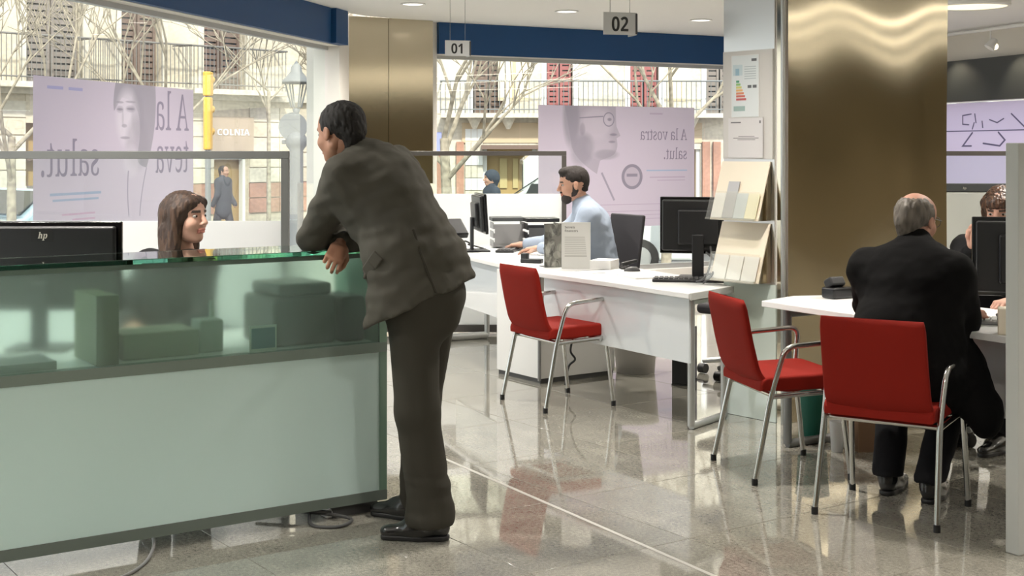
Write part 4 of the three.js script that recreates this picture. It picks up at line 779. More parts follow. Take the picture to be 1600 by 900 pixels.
{
  const m = thing('computer_mouse', 'dark computer mouse on the desk beside the information stand', 'mouse', deskAt(0.76, 8.5)); obj('shell', new THREE.SphereGeometry(0.05, 24, 12, 0, 7, 0, Math.PI / 2).scale(1.05, 0.6, 0.62), M.darkGrey, m); obj('wheel', new THREE.TorusGeometry(0.009, 0.004, 8, 14).translate(-0.025, 0.024, 0), M.black, m);
  const info = thing('information_stand', 'white upright information stand with printed text on the desk', 'sign', deskAt(0.414, 8.68), R(-6));
  const pr = canvasTex(420, 640, (x, w, h) => { x.fillStyle = '#dad9d4'; x.fillRect(0, 0, w, h); x.fillStyle = '#5d5b57'; x.font = 'bold 44px sans-serif'; x.fillText('Serveis', 40, 80); x.fillText('financers', 40, 130); x.fillStyle = '#a5a39d'; for (let i = 0; i < 11; i++) x.fillRect(40, 200 + i * 26, 300 + ((i * 53) % 50), 7); x.fillRect(40, 470, 330, 7); });
  obj('board', [box(0.187, 0.3, 0.006, 0, 0.15, 0)], M.whiteMatt, info); obj('print', new THREE.PlaneGeometry(0.182, 0.295).translate(0, 0.15, 0.004), mat([1, 1, 1], 0.3, { map: pr, ownUv: true }), info); obj('foot', [box(0.187, 0.006, 0.07, 0, 0.003, -0.03)], M.clearPlastic, info);
  const marble = canvasTex(256, 512, (x, w, h) => { x.fillStyle = '#6b6a64'; x.fillRect(0, 0, w, h); for (let i = 0; i < 60; i++) { x.fillStyle = ['rgba(40,40,38,0.35)', 'rgba(180,180,172,0.3)', 'rgba(110,108,100,0.4)'][i % 3]; x.beginPath(); x.ellipse(rr(0, w), rr(0, h), rr(10, 50), rr(20, 90), rr(-0.6, 0.6), 0, 7); x.fill(); } });
  const br = thing('brochure_stand', 'grey marbled brochure stand beside the white information stand', 'brochure stand', deskAt(0.272, 8.8), R(22));
  obj('brochure', [box(0.13, 0.285, 0.012, 0, 0.1425, 0)], M.darkGrey, br); obj('cover', new THREE.PlaneGeometry(0.128, 0.283).translate(0, 0.1425, 0.0072), mat([1, 1, 1], 0.22, { map: marble, ownUv: true }), br); obj('foot', [box(0.13, 0.006, 0.09, 0, 0.003, -0.04)], M.darkGrey, br);
  const tape = thing('tape_dispenser', 'black tape dispenser on the desk beside the brochure stand', 'tape dispenser', deskAt(0.135, 9.12), R(-20));
  obj('body', [rbox(0.15, 0.03, 0.06, 0.008, 0, 0.015, 0), rbox(0.05, 0.055, 0.05, 0.01, -0.05, 0.04, 0)], M.black, tape); obj('tape_roll', new THREE.TorusGeometry(0.03, 0.011, 10, 24).translate(0.02, 0.052, 0), M.clearPlastic, tape);
  const cup = thing('pen_cup', 'small clear cup behind the brochure stand', 'cup', deskAt(0.245, 9.02)); obj('cup', lathe([[0.001, 0.002], [0.026, 0.002], [0.034, 0.1], [0.031, 0.1], [0.023, 0.008], [0.001, 0.008]], 20), M.clearPlastic, cup); obj('lid', cyl(0.035, 0.032, 0.016, 0, 0.108, 0, 20), M.black, cup);
  // document trays
  for (const [x, d, m, lab] of [[-0.04, 10.62, M.midGrey, 'grey document tray stack behind the clerk\'s keyboard'], [0.225, 10.5, M.black, 'black document tray stack beside the grey trays']]) {
    const t = thing('document_trays', lab, 'trays', deskAt(x, d), R(8), 'document trays');
    for (let k = 0; k < 3; k++) obj('tray', [box(0.24, 0.006, 0.2, 0, 0.012 + k * 0.07, 0), box(0.24, 0.035, 0.005, 0, 0.03 + k * 0.07, 0.1), box(0.005, 0.05, 0.2, -0.12, 0.035 + k * 0.07, 0), box(0.005, 0.05, 0.2, 0.12, 0.035 + k * 0.07, 0)], m, t);
    obj('lid', [rbox(0.26, 0.03, 0.22, 0.006, 0, 0.225, 0)], m === M.midGrey ? M.charcoal : M.black, t);
    obj('front_plate', [box(0.22, 0.13, 0.004, 0, 0.1, 0.106)], m === M.midGrey ? M.midGrey : M.darkGrey, t);
  }
  const ph = thing('desk_phone', 'black desk telephone on a raised stand beside the edge-on monitor', 'telephone', deskAt(-0.46, 10.42), R(25));
  obj('body', [rbox(0.2, 0.05, 0.2, 0.012).rotateX(0.6).translate(0, 0.16, 0)], M.black, ph); obj('handset', [rbox(0.045, 0.035, 0.21, 0.014).rotateX(0.6).translate(-0.08, 0.2, 0.01)], M.blackGloss, ph); obj('stand', [rbox(0.1, 0.14, 0.03, 0.008, 0, 0.07, -0.03), rbox(0.14, 0.012, 0.14, 0.004, 0, 0.006, 0)], M.darkGrey, ph);
  tag(obj('cable', [tube([deskAt(-0.4, 10.4, DESK + 0.02), deskAt(-0.36, 10.3, DESK + 0.07), deskAt(-0.3, 10.35, DESK + 0.03), deskAt(-0.33, 10.22, DESK + 0.05), deskAt(-0.22, 10.3, DESK + 0.015)], 0.006, 60, 8)], M.darkGrey), 'tangled dark cable between the desk telephone and the edge-on monitor', 'cable');
  const pap = (x, d, turn, w, h, lab, n = 1) => { const q = obj('paper_stack', [box(w, 0.004 * n, h, 0, 0.002 * n, 0)], M.paper); q.position.copy(deskAt(x, d)); q.rotation.y = turn; tag(q, lab, 'papers', 'papers on the desks'); };
  pap(0.5, 8.42, R(30), 0.1, 0.16, 'small loose note in front of the information stand'); pap(0.78, 8.12, R(20), 0.2, 0.27, 'sheet of paper beside the keyboard near the pillar', 2); pap(0.6, 8.72, R(-20), 0.14, 0.2, 'thick pale paper stack behind the information stand', 14);
  const st = thing('stapler', 'black stapler on the desk behind the information stand', 'stapler', deskAt(0.755, 8.66, DESK), R(30)); obj('base', [rbox(0.12, 0.012, 0.035, 0.004, 0, 0.006, 0)], M.black, st); obj('arm', [rbox(0.12, 0.022, 0.03, 0.008).rotateZ(0.16).translate(0, 0.042, 0)], M.black, st);
  const cb = obj('cable', [tube([deskAt(1.06, 7.72, DESK + 0.008), deskAt(1.1, 7.62, DESK + 0.05), deskAt(1.14, 7.7, DESK + 0.14), deskAt(1.16, 7.85, DESK + 0.2)], 0.006, 40, 8), tube([deskAt(1.09, 7.66, DESK + 0.008), deskAt(1.13, 7.6, DESK + 0.06), deskAt(1.17, 7.75, DESK + 0.12), deskAt(1.15, 7.95, DESK + 0.16)], 0.006, 40, 8)], M.darkGrey); tag(cb, 'dark cables rising beside the leaflet holders to the monitor', 'cable');
  // desk 03
  const bx = obj('tissue_box', [rbox(0.12, 0.11, 0.09, 0.006, 0, 0.055, 0)], M.cream); bx.position.copy(deskAt(2.08, 5.58)); bx.rotation.y = R(-20); tag(bx, 'small cream box on the desk of the man in black', 'box');
  const sp = thing('card_reader', 'small black card reader on the desk against the steel pillar', 'card reader', deskAt(1.69, 6.95), R(30)); obj('body', [rbox(0.16, 0.06, 0.1, 0.015, 0, 0.03, 0)], M.blackGloss, sp); obj('cradle', [rbox(0.1, 0.05, 0.06, 0.012).rotateX(-0.5).translate(-0.02, 0.08, -0.01)], M.black, sp);
}
// ------------------------------------------------------------ things on the floor under the desks
{
  const bin = thing('waste_bin', 'pale grey waste bin under the desk with the glossy panel', 'bin', W(0.84, 0, 9.15)); obj('body', lathe([[0.001, 0.004], [0.13, 0], [0.16, 0.33], [0.165, 0.335], [0.155, 0.335], [0.125, 0.012], [0.001, 0.012]], 32), M.midGrey.clone(), bin).material.color.setRGB(0.5, 0.48, 0.45);
  const pc = thing('computer_tower', 'black computer tower standing on the floor under the desk', 'computer', W(1.12, 0, 8.72), R(-20)); obj('case', [rbox(0.1, 0.34, 0.3, 0.006, 0, 0.18, 0)], M.black, pc); obj('foot', [rbox(0.11, 0.012, 0.28, 0.003, 0, 0.006, 0)], M.darkGrey, pc);
  const wb = thing('waste_bin', 'small white waste bin beside the brown carton', 'bin', W(1.625, 0, 6.72)); obj('body', lathe([[0.001, 0.004], [0.028, 0], [0.036, 0.12], [0.038, 0.15], [0.033, 0.15], [0.025, 0.01], [0.001, 0.01]], 24), M.white, wb);
  const ct = thing('cardboard_carton', 'brown cardboard carton on the floor under the desk', 'carton', W(1.78, 0, 6.78), R(12)); obj('carton', [box(0.15, 0.16, 0.16, 0, 0.08, 0)], mat([0.24, 0.14, 0.08], 0.8), ct); obj('flap', [box(0.074, 0.003, 0.16, -0.038, 0.1625, 0), box(0.074, 0.003, 0.16, 0.038, 0.1625, 0)], mat([0.28, 0.17, 0.1], 0.8), ct);
  const gb = thing('waste_bin', 'narrow dark green waste bin beside the desk leg', 'bin', W(1.56, 0, 6.98)); obj('body', lathe([[0.001, 0.004], [0.07, 0], [0.085, 0.27], [0.09, 0.28], [0.08, 0.28], [0.065, 0.012], [0.001, 0.012]], 28), mat([0.006, 0.11, 0.075], 0.5), gb);
  const lead = obj('cable', [tube([W(0.42, 0.68, 8.5), W(0.48, 0.5, 8.48), W(0.4, 0.36, 8.46), W(0.37, 0.24, 8.5), W(0.4, 0.18, 8.52), W(0.36, 0.13, 8.54), W(0.34, 0.01, 8.56)], 0.007, 60, 8)], M.black); tag(lead, 'black cable hanging under the desk behind the empty chair', 'cable');
}

// ------------------------------------------------------------ people
// Signed-distance bodies meshed with surface nets. A shape is a list of steps: rounded bones, ellipsoids, cuts.
const smin = (a, b, k) => { if (k <= 0) return Math.min(a, b); const h = clamp(0.5 + 0.5 * (b - a) / k); return b + (a - b) * h - k * h * (1 - h); };
const arr = (p) => (Array.isArray(p) ? p : [p.x, p.y, p.z]);
function bone(a, b, ra, rb = ra, k = 0.03, flat = null) { return { t: 'bone', a: arr(a), b: arr(b), ra, rb, k, flat }; }       // flat: [axis, share] narrows the bone along an axis
function ell(c, r, k = 0.02, q = null) { return { t: 'ell', c: arr(c), r: arr(r), k, q: q ? q.clone().invert() : null }; }
const minus = (s, k = s.k) => ({ ...s, op: 'minus', k });
const cut = (c, n, k = 0.004) => { n = arr(n); const l = Math.hypot(...n); return { t: 'plane', c: arr(c), n: n.map((x) => x / l), op: 'cut', k }; };   // keeps the side n points away from
const tmpV = V(0, 0, 0);
function stepDist(s, x, y, z) {
  if (s.t === 'plane') return (x - s.c[0]) * s.n[0] + (y - s.c[1]) * s.n[1] + (z - s.c[2]) * s.n[2];
  if (s.t === 'ell') {
    let dx = x - s.c[0], dy = y - s.c[1], dz = z - s.c[2];
    if (s.q) { tmpV.set(dx, dy, dz).applyQuaternion(s.q); dx = tmpV.x; dy = tmpV.y; dz = tmpV.z; }
    const [rx, ry, rz] = s.r, k0 = Math.hypot(dx / rx, dy / ry, dz / rz), k1 = Math.hypot(dx / (rx * rx), dy / (ry * ry), dz / (rz * rz));
    return k1 < 1e-9 ? -Math.min(rx, ry, rz) : k0 * (k0 - 1) / k1;
  }
  let px = x - s.a[0], py = y - s.a[1], pz = z - s.a[2], bx = s.b[0] - s.a[0], by = s.b[1] - s.a[1], bz = s.b[2] - s.a[2];
  let share = 1;
  if (s.flat) { const [w, f] = s.flat, e = 1 / f - 1, m = px * w[0] + py * w[1] + pz * w[2], n = bx * w[0] + by * w[1] + bz * w[2]; px += e * m * w[0]; py += e * m * w[1]; pz += e * m * w[2]; bx += e * n * w[0]; by += e * n * w[1]; bz += e * n * w[2]; share = (f + 1) / 2; }
  const bb = bx * bx + by * by + bz * bz, h = bb > 0 ? clamp((px * bx + py * by + pz * bz) / bb) : 0;
  return (Math.hypot(px - h * bx, py - h * by, pz - h * bz) - (s.ra + (s.rb - s.ra) * h)) * share;
}
function sdf(steps, x, y, z) {
  let d = 1e3;
  for (const s of steps) {
    const e = stepDist(s, x, y, z);
    if (s.op === 'minus') d = -smin(-d, e, s.k); else if (s.op === 'cut') d = -smin(-d, -e, s.k); else d = smin(d, e, s.k);
  }
  return d;
}
function meshSdf(steps, cell, bump = null) {
  const lo = [1e9, 1e9, 1e9], hi = [-1e9, -1e9, -1e9];
  for (const s of steps) {
    if (s.op) continue;
    const pts = s.t === 'ell' ? [[s.c, Math.max(...s.r)]] : [[s.a, s.ra], [s.b, s.rb]];
    for (const [c, r] of pts) for (let i = 0; i < 3; i++) { lo[i] = Math.min(lo[i], c[i] - r - 3 * cell - 0.02); hi[i] = Math.max(hi[i], c[i] + r + 3 * cell + 0.02); }
  }
  const n = [0, 1, 2].map((i) => Math.ceil((hi[i] - lo[i]) / cell) + 1), at = (i, j, k) => (k * n[1] + j) * n[0] + i, F = new Float32Array(n[0] * n[1] * n[2]);
  const B = 5, reach = cell * B * 0.866 * 1.35 + (bump ? 0.012 : 0.003);   // blocks far from the surface are filled at once
  for (let K = 0; K < n[2]; K += B) for (let Jb = 0; Jb < n[1]; Jb += B) for (let I = 0; I < n[0]; I += B) {
    const mid = sdf(steps, lo[0] + (I + B / 2) * cell, lo[1] + (Jb + B / 2) * cell, lo[2] + (K + B / 2) * cell), far = Math.abs(mid) > reach;
    for (let k = K; k < Math.min(K + B, n[2]); k++) for (let j = Jb; j < Math.min(Jb + B, n[1]); j++) for (let i = I; i < Math.min(I + B, n[0]); i++) {
      let d = mid;
      if (!far) { const x = lo[0] + i * cell, y = lo[1] + j * cell, z = lo[2] + k * cell; d = sdf(steps, x, y, z); if (bump && Math.abs(d) < 0.022) d += bump(x, y, z); }
      F[at(i, j, k)] = d;
    }
  }
  const id = new Int32Array(F.length).fill(-1), pos = [], idx = [], off = [[0, 0, 0], [1, 0, 0], [0, 1, 0], [1, 1, 0], [0, 0, 1], [1, 0, 1], [0, 1, 1], [1, 1, 1]], edges = [[0, 1], [0, 2], [0, 4], [1, 3], [1, 5], [2, 3], [2, 6], [3, 7], [4, 5], [4, 6], [5, 7], [6, 7]];
  for (let k = 0; k < n[2] - 1; k++) for (let j = 0; j < n[1] - 1; j++) for (let i = 0; i < n[0] - 1; i++) {
    if (Math.abs(F[at(i, j, k)]) > cell * 3) continue;
    const v = off.map(([a, b, c]) => F[at(i + a, j + b, k + c)]); let neg = 0; for (const q of v) if (q < 0) neg++;
    if (neg === 0 || neg === 8) continue;
    let x = 0, y = 0, z = 0, m = 0;
    for (const [a, b] of edges) if ((v[a] < 0) !== (v[b] < 0)) { const t = v[a] / (v[a] - v[b]); x += off[a][0] + (off[b][0] - off[a][0]) * t; y += off[a][1] + (off[b][1] - off[a][1]) * t; z += off[a][2] + (off[b][2] - off[a][2]) * t; m++; }
    id[at(i, j, k)] = pos.length / 3; pos.push(lo[0] + (i + x / m) * cell, lo[1] + (j + y / m) * cell, lo[2] + (k + z / m) * cell);
  }
  const quad = (a, b, c, d, flip) => { if (a < 0 || b < 0 || c < 0 || d < 0) return; if (flip) idx.push(a, c, b, a, d, c); else idx.push(a, b, c, a, c, d); };
  for (let k = 1; k < n[2] - 1; k++) for (let j = 1; j < n[1] - 1; j++) for (let i = 1; i < n[0] - 1; i++) {
    const a = F[at(i, j, k)] < 0;
    if (a !== F[at(i + 1, j, k)] < 0) quad(id[at(i, j - 1, k - 1)], id[at(i, j, k - 1)], id[at(i, j, k)], id[at(i, j - 1, k)], !a);
    if (a !== F[at(i, j + 1, k)] < 0) quad(id[at(i - 1, j, k - 1)], id[at(i - 1, j, k)], id[at(i, j, k)], id[at(i, j, k - 1)], !a);
    if (a !== F[at(i, j, k + 1)] < 0) quad(id[at(i - 1, j - 1, k)], id[at(i, j - 1, k)], id[at(i, j, k)], id[at(i - 1, j, k)], !a);
  }
  const g = new THREE.BufferGeometry(); g.setAttribute('position', new THREE.Float32BufferAttribute(pos, 3)); g.setIndex(idx); g.computeVertexNormals();
  return g;
}
function painted(g, color) { const p = g.attributes.position, c = new Float32Array(p.count * 3); for (let i = 0; i < p.count; i++) { const q = color(p.getX(i), p.getY(i), p.getZ(i)); c[i * 3] = q[0]; c[i * 3 + 1] = q[1]; c[i * 3 + 2] = q[2]; } g.setAttribute('color', new THREE.BufferAttribute(c, 3)); return g; }
const plainUv = (g) => { g.deleteAttribute('uv'); return g; };
function bodyJoin(list) { return mergeGeometries(list.map((g) => { const q = g.index ? g.toNonIndexed() : g; for (const k of Object.keys(q.attributes)) if (!['position', 'normal', 'color'].includes(k)) q.deleteAttribute(k); return q; })); }
const skinMat = new THREE.MeshPhysicalMaterial({ color: lin(1, 1, 1), vertexColors: true, roughness: 0.55, sheen: 0.15 });
// head in its own frame: +z is where the face looks, y up, origin in the middle of the head
function headSteps(o = {}) {
  const n = o.slim ? 0.93 : 1;
  return [
    ell([0, 0.032, -0.016], [0.073 * n, 0.086, 0.094], 0.01), ell([0, -0.03, 0.028], [0.057 * n, 0.078, 0.06], 0.03), ell([0, 0.045, 0.03], [0.06 * n, 0.055, 0.055], 0.03),
    ell([0, -0.094, 0.058], [0.022, 0.018, 0.022], 0.03), ell([0.036 * n, -0.03, 0.056], [0.022, 0.024, 0.026], 0.02), ell([-0.036 * n, -0.03, 0.056], [0.022, 0.024, 0.026], 0.02),
    bone([0, -0.07, 0.02], [0.048 * n, -0.055, -0.02], 0.026, 0.022, 0.03), bone([0, -0.07, 0.02], [-0.048 * n, -0.055, -0.02], 0.026, 0.022, 0.03),
    ell([0, 0.026, 0.079], [0.046, 0.009, 0.012], 0.014), bone([0, 0.016, 0.088], [0, -0.026, 0.108], 0.0075, 0.0115, 0.012), ell([0.011, -0.031, 0.096], [0.009, 0.008, 0.011], 0.006), ell([-0.011, -0.031, 0.096], [0.009, 0.008, 0.011], 0.006),
    minus(ell([0.031, 0.006, 0.096], [0.017, 0.011, 0.014], 0.01)), minus(ell([-0.031, 0.006, 0.096], [0.017, 0.011, 0.014], 0.01)),
    ell([0, -0.0555, 0.088], [0.022, 0.006, 0.009], 0.006), ell([0, -0.067, 0.086], [0.02, 0.0065, 0.009], 0.006), minus(ell([0, -0.0612, 0.1], [0.022, 0.0015, 0.01], 0.002)),
    ell([0.075 * n, -0.006, -0.008], [0.008, 0.031, 0.018], 0.006), ell([-0.075 * n, -0.006, -0.008], [0.008, 0.031, 0.018], 0.006), minus(ell([0.086 * n, -0.002, -0.004], [0.007, 0.018, 0.009], 0.004)), minus(ell([-0.086 * n, -0.002, -0.004], [0.007, 0.018, 0.009], 0.004)),
  ];
}
const headFrame = (at, look, roll = 0, scale = 1) => { const z = look.clone().normalize(), x = V(0, 1, 0).cross(z).normalize(), y = z.clone().cross(x); const m = new THREE.Matrix4().makeBasis(x, y, z); if (roll) m.multiply(new THREE.Matrix4().makeRotationZ(roll)); m.scale(V(scale, scale, scale)); return m.setPosition(at); };
function headGeo(frame, skin, o = {}) {
  const g = meshSdf(headSteps(o), 0.0042), s = skin, lips = [s[0] * 0.8, s[1] * 0.5, s[2] * 0.5], brow = o.brow ?? [s[0] * 0.3, s[1] * 0.25, s[2] * 0.22];
  painted(g, (x, y, z) => { if (z > 0.07 && y < -0.05 && y > -0.073 && Math.abs(x) < 0.023) return lips; if (z > 0.06 && y > 0.02 && y < 0.032 && Math.abs(x) > 0.012 && Math.abs(x) < 0.048) return brow; return s; });
  return g.applyMatrix4(frame);
}
function eyes(parent, frame) {
  for (const s of [-1, 1]) {
    const e = obj('eye', new THREE.SphereGeometry(0.0105, 16, 12).scale(1.25, 0.72, 1).translate(s * 0.031, 0.005, 0.0755).applyMatrix4(frame), mat([0.42, 0.39, 0.36], 0.3), parent);
    obj('iris', new THREE.SphereGeometry(0.0058, 12, 10).scale(1, 1, 0.5).translate(s * 0.031, 0.005, 0.0848).applyMatrix4(frame), mat([0.03, 0.018, 0.01], 0.2), e);
  }
}
// hand: wrist at a, fingers towards dir, palm facing along palm; thumb on side (+1 or -1 across)
function handGeo(a, dir, palm, side, curl, skin, scale = 1) {
  const z = dir.clone().normalize(), y = palm.clone().sub(z.clone().multiplyScalar(palm.dot(z))).normalize().negate(), x = y.clone().cross(z), F = new THREE.Matrix4().makeBasis(x, y, z).scale(V(scale, scale, scale)).setPosition(a);
  const st = [bone([0, 0, -0.02], [0, 0, 0.02], 0.026, 0.026, 0.02, [[0, 1, 0], 0.75]), bone([-0.02, 0, 0.03], [-0.026, 0, 0.085], 0.02, 0.016, 0.02, [[0, 1, 0], 0.8]), bone([0.004, 0, 0.03], [0.006, 0.002, 0.09], 0.02, 0.016, 0.02, [[0, 1, 0], 0.8]), bone([0.022, 0, 0.03], [0.028, 0, 0.085], 0.019, 0.015, 0.02, [[0, 1, 0], 0.8])];
  const fingers = [[-0.033, 0.084, 0.9], [-0.011, 0.092, 1.05], [0.012, 0.092, 1], [0.033, 0.084, 0.8]].map(([fx, fz, l], i) => [side > 0 ? -fx : fx, fz, [0.95, 1.08, 1, 0.8][i]]);
  fingers.forEach(([fx, fz, l], i) => {
    let p = V(fx, 0, fz), ang = 0;
    [0.042, 0.026, 0.021].forEach((len, j) => { ang += curl[j] * (1 + 0.12 * (i - 1.5)); const q = p.clone().add(V(fx * 0.02, -Math.sin(ang) * len * l, Math.cos(ang) * len * l)); st.push(bone(p, q, 0.0098 - j * 0.0012, 0.0088 - j * 0.0012, j ? 0.003 : 0.006)); p = q; });
  });
  const s = side, t0 = V(s * 0.026, -0.006, 0.022), t1 = V(s * 0.05, -0.02, 0.052), t2 = V(s * 0.05, -0.03, 0.086), t3 = V(s * 0.042, -0.036, 0.108);
  st.push(bone(t0, t1, 0.016, 0.0125, 0.014), bone(t1, t2, 0.012, 0.0105, 0.004), bone(t2, t3, 0.0102, 0.0085, 0.003));
  return painted(meshSdf(st, 0.0042), () => skin).applyMatrix4(F);
}
const folds = (amp, f = 9, st = [1, 1, 1]) => (x, y, z) => amp * (perlin.noise(x * f * st[0], y * f * st[1], z * f * st[2]) + 0.5 * perlin.noise(x * f * 2.3 * st[0] + 7, y * f * 2.3 * st[1], z * f * 2.3 * st[2]));
const strands = (amp, f) => (x, y, z) => amp * perlin.noise(x * f, y * f * 0.22, z * f);
const clothMat = (c, rough = 0.85) => mat(c, rough, { bumpMap: clothBump, bumpScale: 0.0004, specularIntensity: 0.4, sheen: 0.15, sheenColor: lin(...c.map((q) => Math.min(1, q * 2.2 + 0.02))), sheenRoughness: 0.6 });
const soft3 = (g) => g;
function wear(name, steps, cell, material, parent, bump, label) { const m = obj(name, meshSdf(steps, cell, bump), material, parent); if (label) m.userData.label = label; return m; }
// shoe on the floor: heel at a, pointing along dir
function shoe(parent, heel, dir, lift = 0, pitch = 0) {
  const F = new THREE.Matrix4().makeRotationFromEuler(new THREE.Euler(pitch, Math.atan2(dir.x, dir.z), 0, 'YXZ')).setPosition(heel.clone().setY(heel.y + lift));
  const up = [bone([0, 0.045, 0.035], [0, 0.042, 0.12], 0.036, 0.04, 0.03), bone([0, 0.04, 0.12], [0, 0.03, 0.24], 0.042, 0.031, 0.03, [[0, 1, 0], 0.8]), bone([0, 0.085, 0.05], [0, 0.05, 0.15], 0.042, 0.036, 0.03), bone([0, 0.07, 0.05], [0, 0.11, 0.04], 0.038, 0.042, 0.02), cut([0, 0.012, 0], [0, -1, 0]), cut([0, 0.118, 0], [0, 1, 0])];
  const s = obj('shoe', meshSdf(up, 0.006).applyMatrix4(F), M.shoe, parent);
  obj('sole', meshSdf([bone([0, 0.01, 0.035], [0, 0.01, 0.12], 0.035, 0.039, 0.01), bone([0, 0.01, 0.12], [0, 0.01, 0.24], 0.042, 0.03, 0.02), cut([0, 0.0, 0], [0, -1, 0], 0.001), cut([0, 0.02, 0], [0, 1, 0], 0.001)], 0.005).applyMatrix4(F), M.black, s);
  obj('laces', [0, 1, 2].map((i) => bar(V(-0.018, 0.088 - i * 0.012, 0.1 + i * 0.022), V(0.018, 0.088 - i * 0.012, 0.1 + i * 0.022), 0.0022, 0.0022, 6).applyMatrix4(F)), M.black, s);
}
M.shoe = mat([0.008, 0.008, 0.008], 0.22, { clearcoat: 0.6, clearcoatRoughness: 0.15 });
const lerp3 = (a, b, k) => a.clone().lerp(b, k);

